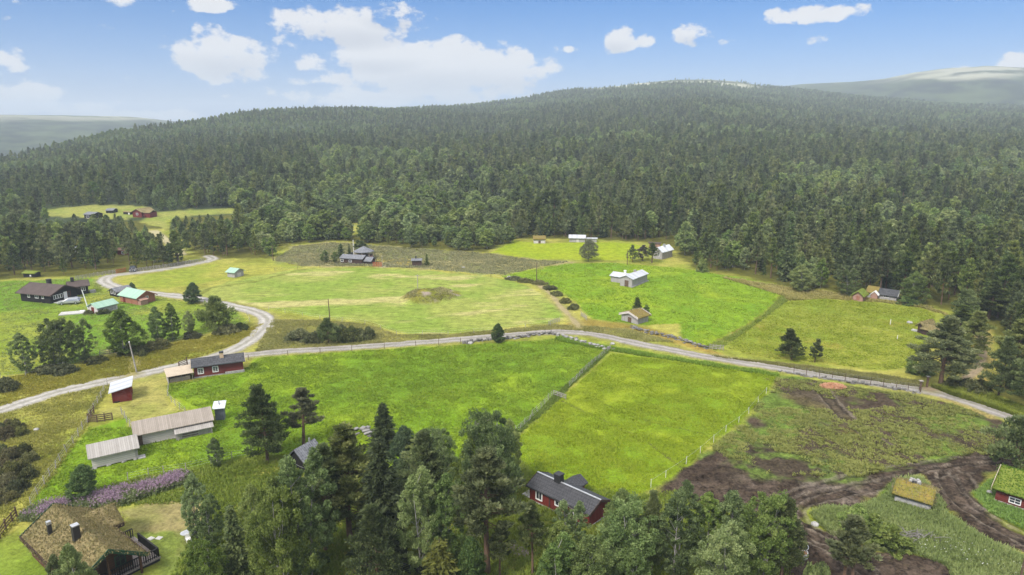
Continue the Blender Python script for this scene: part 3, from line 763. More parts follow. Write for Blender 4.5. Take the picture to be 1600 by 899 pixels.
def birch(seed, H=11, W=5.5, q=1.0, base=.16, mleaf=None, leaf=.21, stems=1, fill=1.0, top=.8, mbark=None):
    g = np.random.default_rng(seed); t = Tree()
    roots = [(0, 0)] if stems == 1 else [(math.cos(k * 2.4) * .35, math.sin(k * 2.4) * .35) for k in range(stems)]
    ends = []
    for (rx, ry) in roots:
        lx, ly = rx * 2.2 + g.normal() * .3, ry * 2.2 + g.normal() * .3
        kk = np.linspace(0, 1, 7)
        t.wood([(rx + lx * k ** 1.3, ry + ly * k ** 1.3, H * .93 * k) for k in kk], [H * .0125 / math.sqrt(stems) * (1 - .9 * k) + .012 for k in kk], 6 if q > .5 else 4)
        ends.append((rx, ry, lx, ly))
    nc = int(230 * fill * (1 if q > .5 else .45))
    PC = []; PT = []
    # uneven outline: a few big lobes push the envelope in and out
    lob = [(rnd(g, 1)[0], g.uniform(-.32, .28)) for _ in range(9)]
    while len(PC) < nc:
        k = g.random() ** .9; a = g.uniform(0, 6.283)
        prof = math.sin(math.pi * min(1, (k * .93 + .07)) ** top) ** .75
        d = np.array([math.cos(a), math.sin(a), k * 2 - 1]); d /= np.linalg.norm(d)
        e = 1 + sum(s * max(0, d @ v) ** 3 for v, s in lob)
        rr_ = W * .5 * prof * e * (1 - g.random() ** 2.0 * .8)
        j = g.integers(len(ends)); rx, ry, lx, ly = ends[j]
        PC.append((rx + lx * k + math.cos(a) * rr_, ry + ly * k + math.sin(a) * rr_, H * (base + (1 - base) * k) - .25)); PT.append(g.normal() * .20 - .02)
    PC = np.array(PC); PT = np.array(PT)
    for c in PC[:int(34 if q > .5 else 5)]:
        z0 = max(H * base * .6, c[2] - math.hypot(c[0], c[1]) * 1.1 - .3); j = g.integers(len(ends)); rx, ry, lx, ly = ends[j]; k0 = z0 / H
        p0 = np.array([rx + lx * k0 ** 1.3, ry + ly * k0 ** 1.3, z0]); m = (p0 + c) / 2 + np.array([0, 0, -.1])
        t.wood([p0, m, c], [.045, .028, .01], 4)
    n = int(62 * q) if q > .5 else int(62 * q * 2)
    c = np.repeat(PC, n, 0); R_ = g.uniform(.28, .62, len(PC)) * (W / 5.5) * (1 if q > .5 else 1.25); r_ = np.repeat(R_, n)
    off = rnd(g, len(c)) * (g.random(len(c)) ** .4 * r_)[:, None]; off[:, 2] *= .85
    V, tt = leaves(g, c + off, np.full(len(c), leaf / math.sqrt(q)), 1.0, .15, tint=np.clip(.45 + np.repeat(PT, n) + g.normal(size=len(c)) * .20, 0, 1))
    V = V.copy(); V[:, 2] = np.maximum(V[:, 2], .12)
    t.leaf(V, tt)
    return t.done('birch', mleaf or M_BIRCH, mbark or M_BARKB, H)

def spruce(seed, H=12, W=4.0, q=1.0, base=.05, leaf=.22, mleaf=None):
    g = np.random.default_rng(seed); t = Tree()
    kk = np.linspace(0, 1, 6)
    t.wood([(0, 0, H * k) for k in kk], [H * .014 * (1 - .93 * k) + .01 for k in kk], 6 if q > .5 else 4)
    z = H * base; PC, PT, PA, PS = [], [], [], []
    while z < H * .985:
        k = (z - H * base) / (H * (1 - base)); nb = 8 if q > .5 else 6
        L0 = W * .5 * (1 - k) ** .82 * (.86 + .14 * math.sin(z * 2.9 + seed)) + .12; a0 = g.uniform(0, 6.28)
        for b in range(nb):
            a = a0 + b * 6.283 / nb + g.normal() * .2; L = L0 * g.uniform(.68, 1.18)
            if g.random() < .07: L *= .5
            m = int(max(4, 14 * L / (W * .5)) * (1 if q > .5 else .6)) + 2; tn = g.normal() * .2
            for j in range(m):
                f = (j + .5) / m
                if f < .18 and L > .7: continue
                dz = -.30 * L * f + .22 * L * f * f
                wd = .22 * L * (1 - f * .75) + .05
                PC.append((math.cos(a) * L * f + g.normal() * wd * .6 * math.sin(a), math.sin(a) * L * f - g.normal() * wd * .6 * math.cos(a), z + dz + g.normal() * .05))
                PT.append(tn + .12 * (f > .85)); PA.append((math.cos(a) * .8, math.sin(a) * .8, -.25)); PS.append(.75 + .35 * (1 - k))
        z += (.40 if q > .5 else .7) * g.uniform(.8, 1.2)
    PC.append((0, 0, H)); PT.append(0); PA.append((0, 0, 1)); PS.append(.8)
    PC, PT, PA, PS = map(np.array, (PC, PT, PA, PS))
    n = max(1, int(5 * q + .5)); c = np.repeat(PC, n, 0) + g.normal(size=(len(PC) * n, 3)) * .10
    V, tt = leaves(g, c, np.repeat(PS, n) * leaf / math.sqrt(q), 1.5, 0, axis=np.repeat(PA, n, 0), tint=np.clip(.42 + np.repeat(PT, n) + g.normal(size=len(c)) * .20, 0, 1))
    t.leaf(V, tt)
    return t.done('spruce', mleaf or M_SPRUCE, M_BARKS, H)

# near, middle and far models of each kind
PN = [pine(1, 13, 5.4, q=1.6, base=.22), pine(2, 14, 4.6, q=1.6, base=.28), pine(3, 12, 6.0, q=1.6, base=.16), pine(4, 13, 4.4, q=1.6, base=.44)]
BN = [birch(11, 11, 5.6, q=1.6, base=.1), birch(12, 12, 4.4, q=1.6, top=.9, base=.1), birch(13, 10, 6.4, q=1.7, stems=3, top=.75, base=.06), birch(14, 12, 5.0, q=1.6, stems=2, base=.08)]
SN = [spruce(21, 12, 4.6, q=1.6), spruce(22, 12, 3.4, q=1.6)]
PM = [pine(31 + i, 12.5, (5.2, 4.4, 5.8, 4.8)[i], q=.30, base=(.25, .4, .2, .33)[i]) for i in range(4)]
BM = [birch(41 + i, 10, (5.4, 4.6, 6.2, 5.0)[i], q=.3, stems=(1, 1, 3, 2)[i]) for i in range(4)]
SM = [spruce(51 + i, 12, (4.0, 3.2)[i], q=.34) for i in range(2)]
PF = [pine(61 + i, 12, (5.6, 4.8, 6.2)[i], q=.13, base=(.15, .25, .1)[i], rnd_=.5) for i in range(3)]
BF = [birch(71 + i, 9, (5.4, 4.8, 6.2)[i], q=.13, base=.08) for i in range(3)]
SF = [spruce(81 + i, 12, (3.8, 3.0)[i], q=.15) for i in range(2)]
KIND = {'pine_tree': (PN, PM, PF), 'birch_tree': (BN, BM, BF), 'spruce_tree': (SN, SM, SF)}
PICK = {}

def put_tree(name, proto, x, y, z, h, wscale, label, group=None, parts=True, rz=None, cat='tree'):
    s = h / proto.H; sc = (s * wscale, s * wscale, s); rz = random.uniform(0, 6.28) if rz is None else rz
    if parts:
        r = thing(name, label, cat, (x, y, z - .05), rz, group); r.scale = sc
        tk, cr = proto.parts()
        link('trunk', tk, r); link('crown', cr, r)
    else:
        r = link(name, proto.single()); r.location = (x, y, z - .05); r.rotation_euler = (0, 0, rz); r.scale = sc
        tag(r, label, cat, group)
    return r

def tree(u, v, vt, wpx, name, label, proto=None, group=None, parts=None, lod=None):
    """a tree with its foot at photo pixel (u, v), its top at height vt and a crown wpx wide"""
    p = at(u, v); zt = zsolve(p[1], vt); h = max(zt - p[2], .8)
    depth = proj((p[0], p[1], p[2] + h / 2))[2]
    k = PICK.get(name, 0); PICK[name] = k + 1
    if proto is None:
        lod = lod if lod is not None else (0 if depth < 190 else 1)
        ps = KIND[name][lod]; proto = ps[k % len(ps)]
    ws = (wpx / F * depth) / (proto.w * h / proto.H)
    if parts is None: parts = (v - vt) > 38
    return put_tree(name, proto, p[0], p[1], p[2], h, ws, label, group, parts)

BUSH = [birch(91, 2.2, 3.6, q=.42, base=.02, stems=3, top=.6, leaf=.15), birch(92, 2.6, 3.0, q=.42, base=.02, stems=3, top=.65, leaf=.15)]
M_JUN = mat_foliage('juniper', (.080, .098, .034), (.170, .180, .066), (.270, .260, .105), .42)
JUN = [birch(95, 1.5, 3.6, q=.42, base=.02, stems=3, top=.5, mleaf=M_JUN, leaf=.14, mbark=M_BARKS), birch(96, 1.3, 4.2, q=.42, base=.02, stems=3, top=.5, mleaf=M_JUN, leaf=.14, mbark=M_BARKS)]
THIN = pine(97, 12, 4.4, sparse=.5, base=.38, mleaf=M_GREY, leaf=.24)
DRYP = pine(98, 10, 5.0, sparse=.8, base=.2, mleaf=M_DRY, leaf=.22)
SCRAG = pine(99, 6, 3.0, sparse=.55, base=.3, leaf=.26)
ROUNDT = birch(100, 9, 9.5, mleaf=M_GREY, base=.18, fill=.9, top=.8, leaf=.2, mbark=M_BARKS)
FATP = pine(101, 8, 8.6, base=.16, leaf=.3)
M_DARKB = mat_foliage('dark_leaves', (.060, .105, .040), (.105, .165, .056), (.165, .225, .078), .42)
ROWAN = birch(102, 8, 5.6, mleaf=M_DARKB, base=.06, top=.75, fill=1.1, mbark=M_BARKS)
M_YEL = mat_foliage('yellow_green_leaves', (.095, .105, .022), (.15, .16, .035), (.20, .20, .05), .3)
YELB = spruce(103, 6, 3.6, mleaf=M_YEL, leaf=.2)

T = tree
# -- the row of trees along the lower edge of the left pasture
T(42, 583, 519, 36, 'birch_tree', 'leftmost small birch of the row below the black cabin pasture', BN[1])
T(90, 572, 498, 54, 'birch_tree', 'broadest birch in the row on the left, second from the left', BN[2])
T(130, 565, 499, 40, 'birch_tree', 'birch with a leaning crown, third from the left in the row by the pasture', BN[3])
T(194, 555, 484, 60, 'birch_tree', 'spreading broadleaf tree beside the wooden fence left of the utility pole', BN[0])
T(248, 536, 478, 29, 'birch_tree', 'left one of two birches growing close together below the green roofed sheds', BN[1])
T(271, 533, 475, 29, 'birch_tree', 'right one of two birches growing close together below the green roofed sheds', BN[3])
T(297, 521, 486, 21, 'birch_tree', 'small cone-shaped birch left of the broad round pine by the road bend', BN[1])
T(337, 519, 468, 56, 'pine_tree', 'broad round-headed pine inside the bend of the gravel road', FATP)
T(302, 474, 442, 25, 'birch_tree', 'single round leafy tree beside the gravel road in front of the big hay field', ROWAN)
T(208, 455, 441, 10, 'birch_tree', 'tiny round tree beside the small dark shed near the road bend', ROWAN, parts=False)
T(513, 536, 499, 36, 'pine_tree', 'round pine between low junipers on the bank above the side road', FATP)
T(779, 535, 506, 21, 'birch_tree', 'single small dark green tree at the stone wall beside the side road', ROWAN)
T(919, 409, 375, 34, 'birch_tree', 'lone grey-green round tree at the edge of the far bright field', ROUNDT)
T(988, 410, 383, 21, 'pine_tree', 'dark pine left of the brown dry tree in front of the white roofed house', PM[2], parts=True)
T(1004, 408, 383, 24, 'pine_tree', 'brown half-dead tree standing in front of the white roofed house', DRYP, parts=True)
T(1019, 411, 380, 22, 'pine_tree', 'tall green pine close to the gable of the white roofed house', PM[1], parts=True)
T(1236, 562, 515, 40, 'pine_tree', 'solitary bushy pine on the verge above the right part of the side road', PN[2])
T(1274, 567, 533, 24, 'pine_tree', 'thin scraggly little pine right of the solitary bushy pine by the road', SCRAG)
T(1590, 736, 659, 80, 'pine_tree', 'large dark pine above the red turf roofed cabin on the right edge', FATP)
for (u, v, vt, w, k, lb) in [(1471, 604, 497, 84, 0, 'tall pine with a broad crown just behind the open road gate'), (1512, 562, 486, 60, 2, 'dark pine between the low turf roofed hut and the sandy track'),
                             (1497, 532, 478, 46, 1, 'pine behind the low turf roofed hut beside the right field'), (1582, 606, 500, 62, 3, 'tall dark pine on the right edge beyond the sandy track'), (1560, 622, 530, 50, 2, 'dense pine right of the sandy track above the green weeds'),
                             (1603, 640, 545, 56, 0, 'lower dark pine cut by the right edge above the road'), (1545, 500, 440, 44, 1, 'slim pine at the upper end of the sandy track')]:
    T(u, v, vt, w, 'pine_tree', lb, PN[k])
T(1511, 500, 452, 36, 'birch_tree', 'light green birch before the pines at the upper right field corner', BN[0])
T(1425, 474, 425, 44, 'birch_tree', 'big leafy birch right of the long turf and slate roofed cabin', BN[2])
T(1252, 456, 414, 42, 'birch_tree', 'rounded light birch at the corner of the right field near the forest', BN[0])
T(1325, 462, 420, 36, 'birch_tree', 'tall leafy birch behind the small turf roofed log hut', BN[3])
T(1388, 452, 418, 30, 'birch_tree', 'dark leafy birch standing behind the long slate roofed cabin', ROWAN)
T(995, 494, 464, 19, 'spruce_tree', 'young spruce growing out of the turf roof of the small log hut', SN[1])
T(1009, 492, 476, 13, 'birch_tree', 'little birch bush growing on the turf roof beside the young spruce', BM[0], parts=False)
# -- round the brown cabin
for (u, v, vt, w, k, lb) in [(508, 410, 391, 15, 'birch_tree', 'small birch apart on the left of the brown cabin'), (524, 411, 393, 12, 'birch_tree', 'leafy tree touching the left end of the brown cabin'),
                             (533, 402, 380, 16, 'spruce_tree', 'dark spruce behind the left end of the brown cabin'), (546, 399, 381, 9, 'spruce_tree', 'slim spruce beside the flagpole of the brown cabin'),
                             (567, 400, 375, 24, 'birch_tree', 'largest broad birch right behind the gazebo roof of the brown cabin'), (667, 415, 396, 9, 'spruce_tree', 'small spruce right of the little brown hut in the heath')]:
    T(u, v, vt, w, k, lb, None, parts=False)
# -- the dark wood at the bottom of the picture
BW = 'trees of the grove below the green fields'
for (u, v, vt, w, k, pr, lb) in [
    (418, 720, 606, 74, 'pine_tree', PN[2], 'big dark pine standing free in the green field right of the grey barns'),
    (476, 698, 607, 58, 'pine_tree', THIN, 'thin-crowned pine with visible branches right of the big dark pine in the green field'),
    (340, 730, 683, 24, 'birch_tree', BN[1], 'small slender birch on the fence line below the long grey barn'),
    (130, 781, 726, 46, 'birch_tree', ROWAN, 'round dark leafy tree in the fireweed above the turf roofed cabin'),
    (308, 842, 739, 44, 'birch_tree', BN[1], 'tall slender birch beside the glass table in the yard'),
    (332, 856, 776, 40, 'birch_tree', BN[3], 'second birch, shorter, right of the tall birch by the glass table'),
    (329, 940, 843, 66, 'birch_tree', BN[2], 'bushy light birch at the bottom edge in front of the glass table'),
    (372, 915, 788, 34, 'spruce_tree', SN[1], 'slender dark spruce left of the grove at the bottom edge'),
    (398, 868, 757, 44, 'birch_tree', BN[0], 'birch with grey twigs at the left end of the grove'),
    (100, 985, 866, 44, 'birch_tree', BN[1], 'left birch top rising in front of the turf roof'),
    (134, 990, 848, 66, 'birch_tree', BN[0], 'right and larger birch top rising in front of the turf roof'),
    (440, 930, 752, 84, 'birch_tree', BN[2], 'wide birch in the lower left of the grove'),
    (482, 905, 705, 78, 'birch_tree', BN[3], 'tall grey-green birch in front on the left side of the grove'),
    (512, 860, 700, 66, 'pine_tree', PN[1], 'olive pine between the tall birch and the dark spruce of the grove'),
    (545, 838, 668, 96, 'pine_tree', PN[0], 'widest olive pine at the back of the grove left of the dark spruce'),
    (600, 872, 684, 68, 'spruce_tree', SN[0], 'tall dark spruce in the middle of the grove'),
    (590, 935, 798, 70, 'pine_tree', PN[2], 'pale young pine in front of the dark spruce at the bottom edge'),
    (601, 706, 630, 37, 'spruce_tree', SN[0], 'cone-shaped spruce at the upper edge of the grove before the field'),
    (630, 732, 664, 38, 'birch_tree', ROWAN, 'bushy broadleaf tree right of the cone-shaped spruce at the field edge'),
    (655, 742, 674, 38, 'birch_tree', BN[1], 'short birch second right of the cone-shaped spruce at the field edge'),
    (690, 750, 668, 46, 'birch_tree', BN[2], 'low round birch at the field edge in the middle of the grove'),
    (627, 778, 722, 42, 'birch_tree', ROWAN, 'dark green bush tree right of the tall spruce in the grove'),
    (668, 808, 676, 64, 'pine_tree', PN[0], 'dark pine in the right half of the grove behind the grey-green pair'),
    (660, 895, 735, 62, 'birch_tree', BN[3], 'grey-green birch left of the pointed birch in the right half of the grove'),
    (698, 888, 737, 60, 'birch_tree', BN[1], 'pointed grey-green birch left of the red-trunked tall pine'),
    (768, 800, 640, 78, 'birch_tree', BN[2], 'tallest light birch at the back right corner of the grove'),
    (742, 780, 668, 44, 'birch_tree', BN[0], 'birch left of the tallest light birch of the grove'),
    (793, 765, 655, 40, 'birch_tree', BN[1], 'slim birch on the right flank of the grove before the bright field'),
    (763, 897, 702, 90, 'pine_tree', PN[3], 'tall pine with a long reddish trunk at the right end of the grove'),
    (689, 945, 842, 62, 'spruce_tree', YELB, 'yellow-green bushy tree at the bottom edge right of the black gate'),
    (733, 935, 837, 44, 'birch_tree', ROWAN, 'dark green leafy bush between the yellow-green tree and the red trunk'),
    (782, 905, 815, 32, 'pine_tree', PN[3], 'small thin pine right of the red-trunked tall pine'),
    (831, 897, 784, 36, 'pine_tree', PN[3], 'narrow pine in front of the red cabin with the tiled roof'),
    (870, 905, 812, 46, 'birch_tree', BN[1], 'thin light birch below the windows of the tile roofed red cabin'),
    (890, 885, 781, 48, 'birch_tree', BN[3], 'birch covering the right end of the tile roofed red cabin wall'),
    (965, 872, 764, 56, 'birch_tree', BN[0], 'birch behind the broad round birch right of the red cabin roof'),
    (979, 905, 788, 96, 'birch_tree', BN[2], 'broad round birch with full crown right of the tile roofed red cabin'),
    (921, 955, 833, 74, 'birch_tree', BN[0], 'pale birch at the bottom edge below the broad round birch'),
    (874, 960, 840, 64, 'birch_tree', BN[3], 'fresh green birch at the bottom edge below the red cabin'),
    (992, 965, 862, 50, 'birch_tree', BN[1], 'low light birch at the bottom edge, right of the pale birch'),
    (1018, 892, 772, 40, 'pine_tree', PN[2], 'dark pine squeezed between two birches before the mud'),
    (1056, 900, 758, 68, 'birch_tree', BN[3], 'tall birch whose top reaches the edge of the brown mud'),
    (1104, 885, 770, 50, 'birch_tree', BN[1], 'birch left of a wider one, in front of the mud'),
    (1140, 890, 769, 72, 'birch_tree', BN[0], 'wide birch in front of the muddy ground'),
    (1126, 955, 820, 90, 'birch_tree', BN[2], 'yellowish broad birch at the bottom edge before the mud'),
    (1190, 905, 771, 74, 'birch_tree', BN[2], 'dark broad birch left of the concrete ring in the mud'),
    (1222, 905, 783, 56, 'pine_tree', PN[0], 'dark pine touching the concrete ring in the mud'),
    (1318, 910, 806, 54, 'pine_tree', THIN, 'left one of two thin grey trees standing in the mud'),
    (1330, 914, 812, 52, 'pine_tree', THIN, 'right one of two thin grey trees standing in the mud'),
    (1275, 925, 880, 40, 'birch_tree', BUSH[0], 'low light green bush at the bottom edge in the mud')]:
    T(u, v, vt, w * (1.32 if k == 'spruce_tree' else 1.18 if v > 730 and u > 380 else 1.0), k, lb, pr, BW if v > 730 and u > 380 else None)
# -- bushes that can be told apart
for (u, v, vt, w, pr, lb) in [
    (5, 610, 592, 46, JUN[1], 'dark shrub on the left edge above the lower gravel road'),
    (99, 583, 571, 44, JUN[1], 'low dark shrub below the broadest birch of the row'), (72, 580, 570, 40, JUN[0], 'low shrub below the leftmost birch of the row'), (150, 566, 556, 32, JUN[0], 'low rounded shrub left of the wooden fence below the pasture'),
    (215, 551, 538, 50, JUN[1], 'long dark shrub right below the spreading broadleaf tree'), (245, 544, 532, 42, JUN[0], 'dark shrub below the two close birches'), (300, 528, 519, 30, JUN[1], 'low shrub on the wire fence left of the road bend pine'),
    (355, 520, 508, 40, JUN[0], 'low shrub right below the broad round pine in the road bend'), (378, 514, 505, 26, JUN[1], 'last low shrub at the point of the pasture by the road bend'),
    (465, 530, 516, 46, JUN[0], 'juniper left of the round pine above the side road'), (489, 534, 519, 34, JUN[1], 'smaller juniper touching the left side of the round pine above the side road'), (545, 531, 512, 46, JUN[1], 'spreading juniper right of the round pine above the side road'), (571, 529, 513, 34, JUN[0], 'rightmost juniper on the bank above the side road'), (530, 526, 509, 30, JUN[0], 'juniper behind the spreading one above the side road'),
    (803, 437, 432, 26, JUN[1], 'first low juniper of the row by the footpath, nearest the heath'), (822, 440, 435, 26, JUN[0], 'second juniper of the row along the footpath'), (842, 444, 438, 28, JUN[1], 'third juniper of the row along the footpath, below the utility pole'), (858, 452, 446, 24, JUN[0], 'juniper in the middle of the row along the footpath'),
    (870, 462, 455, 20, JUN[1], 'juniper just past the middle of the footpath row'), (884, 473, 466, 20, JUN[0], 'second last juniper of the footpath row'), (896, 483, 475, 20, JUN[1], 'last juniper of the footpath row nearest the side road'),
    (1435, 582, 562, 46, BUSH[0], 'rounded green bushes at the lower right corner of the right field'), (1520, 612, 592, 46, JUN[0], 'dark bush below the tall pine behind the gate'), (1490, 606, 592, 40, JUN[1], 'low dark bush right beside the gate pine'),
    (1420, 476, 463, 30, BUSH[1], 'small bush right below the end of the long slate roofed cabin'), (1098, 425, 405, 18, BUSH[1], 'rounded bush at the forest corner above the barn field'), (160, 490, 483, 22, JUN[0], 'dark shrub at the near corner of the grey shed with the green roof'),
    (140, 490, 485, 16, JUN[1], 'small shrub between the concrete slab and the grey green roofed shed'), (1340, 822, 796, 60, BUSH[0], 'leafy bush on the left tip of the green island in the mud'), (1385, 850, 815, 70, BUSH[1], 'bright green thicket in the middle of the green island'),
    (1430, 838, 805, 40, DRYP, 'pile of dead grey branches in the green island')]:
    if pr is DRYP:
        continue
    T(u, v, vt, w, 'bush', lb, pr, parts=(v - vt) > 26).__setitem__('category', 'bush')

M_JUNB = mat_foliage('brownish_juniper', (.105, .095, .042), (.200, .175, .080), (.290, .270, .120), .42)
JUNB = birch(105, 1.5, 3.8, q=.42, base=.02, stems=3, top=.5, mleaf=M_JUNB, leaf=.14, mbark=M_BARKS)
for grp, lab, pts in (('bushes of the upper thicket on the left edge', 'low juniper bush of the small upper thicket on the left edge', [(-6, 676, 15, 30), (8, 684, 17, 34), (22, 672, 16, 30), (32, 680, 13, 22), (14, 668, 12, 24)]),
                      ('bushes of the large thicket on the left edge', 'juniper or heather bush of the large brown-green thicket on the left edge', [(-4, 712, 17, 36), (14, 720, 20, 38), (34, 712, 18, 32), (46, 722, 15, 26), (4, 738, 20, 40), (26, 742, 22, 40), (44, 746, 16, 28), (10, 762, 22, 40), (30, 766, 17, 30), (-2, 786, 20, 34), (16, 782, 15, 26)])):
    for i, (u, v, hp, w) in enumerate(pts): T(u, v, v - hp, w, 'bush', lab, (JUN[0], JUNB, JUN[1])[i % 3], grp, parts=hp > 16)['category'] = 'bush'
# -- the forest: trees on a jittered grid outside the open ground
def forest_points():
    P = []
    g = RNG
    for (ra, rb, s) in ((120, 420, 5.0), (420, 800, 5.3), (800, 1300, 6.0), (1300, 2150, 7.2)):
        xs = np.arange(-rb * .78, rb * .78, s); ysv = np.arange(ra * .6, rb, s * .9)
        gx, gy = np.meshgrid(xs, ysv); gx = gx + (np.arange(len(ysv)) % 2)[:, None] * s / 2
        x = gx.ravel() + g.uniform(-.48, .48, gx.size) * s; y = gy.ravel() + g.uniform(-.48, .48, gx.size) * s
        rr_ = np.hypot(x, y); a = np.arctan2(x, y)
        m = (rr_ >= ra) & (rr_ < rb) & (np.abs(a) < math.radians(43)) & (rr_ < R1of(a) * 1.03)
        P.append(np.stack([x[m], y[m]], 1))
    P = np.concatenate(P)
    x, y = P[:, 0], P[:, 1]; rr_ = np.hypot(x, y)
    keep = np.ones(len(x), bool)
    n = rr_ < 700
    sd = sd_poly(OPENW, x[n], y[n])
    for Q in FARFW: sd = np.maximum(sd, sd_poly(Q, x[n], y[n]))
    SDO = np.full(len(x), -99.0); SDO[n] = sd
    keep[n] = sd < -1.0 + 7 * (fbm(x[n], y[n], 9, 640, 2) - .55)
    # small glades
    gl = fbm(x, y, 38, 600, 3)
    keep &= ~((gl > .61) & (rr_ > 330) & (RNG.random(len(x)) < .7))
    crest = (rr_ / R1of(np.arctan2(x, y)) > .895 + .05 * fbm(x, y, 60, 641, 3)) & (np.arctan2(x, y) > .10) & (np.arctan2(x, y) < .34)
    keep &= ~(crest & (RNG.random(len(x)) < .93))
    return x[keep], y[keep], SDO[keep]
fx, fy, fsd = forest_points()
fz = hz(fx, fy); fr = np.hypot(fx, fy); faz = np.arctan2(fx, fy)
fu, fv, _d = proj((fx, fy, fz))
mix = fbm(fx, fy, 105, 610, 4); mix2 = RNG.random(len(fx))
R1f = R1of(faz)
pb = np.full(len(fx), .12) + .72 * sstep(.50, .60, mix) + .30 * sstep(.65, .95, fr / R1f)      # share of birch
belt = (fu > 375) & (fu < 805) & (fv > 316); pb[belt] = .84
belt2 = (fu <= 420) & (fv > 325); pb[belt2] = .42
ps = .10 + .25 * sstep(-.1, -.45, faz) * (fr > 400) + .12 * sstep(.45, .6, fbm(fx, fy, 80, 611, 2)); ps[belt2] = .05; ps[belt] = .05
kind = np.where(mix2 < pb, 1, np.where(mix2 < pb + (1 - pb) * ps, 2, 0))
hgt = np.select([kind == 0, kind == 1, kind == 2], [RNG.normal(10.6, 2.9, len(fx)), RNG.normal(8.6, 1.9, len(fx)), RNG.normal(11.6, 3.6, len(fx))])
hgt = np.clip(hgt * .93, 4.5, 17) * (1 - .45 * sstep(.3, 1.0, fr / R1f))
hgt = np.where(belt2, hgt * .9, hgt); hgt = np.where(belt, hgt * .74, hgt); pass; hgt = hgt * (1 - .28 * sstep(-12, -1, fsd) * RNG.random(len(fx)))
wsc = RNG.uniform(.85, 1.2, len(fx)); wsc = np.where(kind == 2, wsc * .95, wsc); wsc = np.where(belt & (kind == 1), wsc * 1.42, wsc); hgt = np.where(belt & (kind == 1), hgt * 1.12, hgt)
fieldr = math.hypot(*at(150, 342)[:2])
front = (fu > 58) & (fu < 374) & (fr < fieldr + 8)
vcap = np.where((fu > 195) & (fu < 275), 362, 345) + RNG.random(len(fx)) * 10 - 4 * (RNG.random(len(fx)) < .12)
kcap = (CV - vcap) / F
hcap = CAMZ + fy * (kcap * CP - SP) / (CP + kcap * SP) - fz
hgt = np.where(front, np.minimum(hgt, np.where(fv > 348, np.maximum(hcap, 4.0), hcap)), hgt)
# keep the view open where the photo shows small things between the trees
KEEPOUT = [(36, 436, 60), (130, 345, 26), (170, 338, 20), (218, 345, 30), (196, 340, 14), (207, 423, 18), (192, 398, 14), (127, 395, 16), (1022, 404, 22), (902, 380, 30), (843, 382, 20), (1380, 470, 40), (1340, 471, 20), (1420, 474, 20)]
kp = hgt > 3.2
for (u, v, w_) in KEEPOUT:
    p = at(u, v); dd = (fx - p[0]) ** 2 + (fy - p[1]) ** 2
    kp &= dd > (w_ / F * math.hypot(*p[:2]) * .55) ** 2
    # thin the trees that would stand right in front
    ft = fv - hgt * F / np.maximum(fr, 1)
    kp &= ~((np.abs(fu - u) < w_ * .42) & (fv > v) & (fv < v + 60) & (ft < v - 2) & (fr < math.hypot(*p[:2])) & (fr > math.hypot(*p[:2]) * .72))
fx, fy, fz, fr, fu, fv, kind, hgt, wsc = (a[kp] for a in (fx, fy, fz, fr, fu, fv, kind, hgt, wsc))

ZONES = [(-99, 100, 'in the wood left of the road behind the black cabin'), (100, 260, 'in the wood above the pole fence and the orange gate'), (260, 375, 'in the wood where the gravel road goes in among the trees'),
         (375, 560, 'in the forest edge behind the brown cabin and its heath'), (560, 700, 'in the leafy forest edge above the small brown hut'), (700, 800, 'in the forest corner left of the far bright field'),
         (800, 950, 'in the forest edge behind the long metal roofed barn'), (950, 1060, 'in the forest edge behind the white roofed house'), (1060, 1160, 'at the forest corner above the grey barn field'),
         (1160, 1300, 'in the forest edge left of the slate roofed cabin'), (1300, 1430, 'in the forest edge behind the slate and turf roofed cabins'), (1430, 1530, 'in the forest right of the right-hand field'), (1530, 1700, 'in the dense forest on the right edge')]
WORD = {0: ('pine_tree', 'green pine'), 1: ('birch_tree', 'light leafy birch'), 2: ('spruce_tree', 'dark pointed spruce')}
vis = (fu > -15) & (fu < 1615)
order = np.argsort(np.where(vis, fr, 1e9))
NIND = 430
ind = order[:NIND]; mask = np.zeros(len(fx), bool); mask[ind] = True
PROTO_OBJ = {}
for i in ind:
    nm_, wd = WORD[int(kind[i])]
    z_ = next(t for a, b, t in ZONES if a <= fu[i] < b)
    k = int(RNG.integers(0, 100)); ps_ = KIND[nm_][1]; pr = ps_[k % len(ps_)]
    big = hgt[i] * F / fr[i] > 62
    o = put_tree(nm_, pr, fx[i], fy[i], fz[i], hgt[i], wsc[i], f'{wd} {z_}', f'{wd} trees {z_}', parts=bool(big))
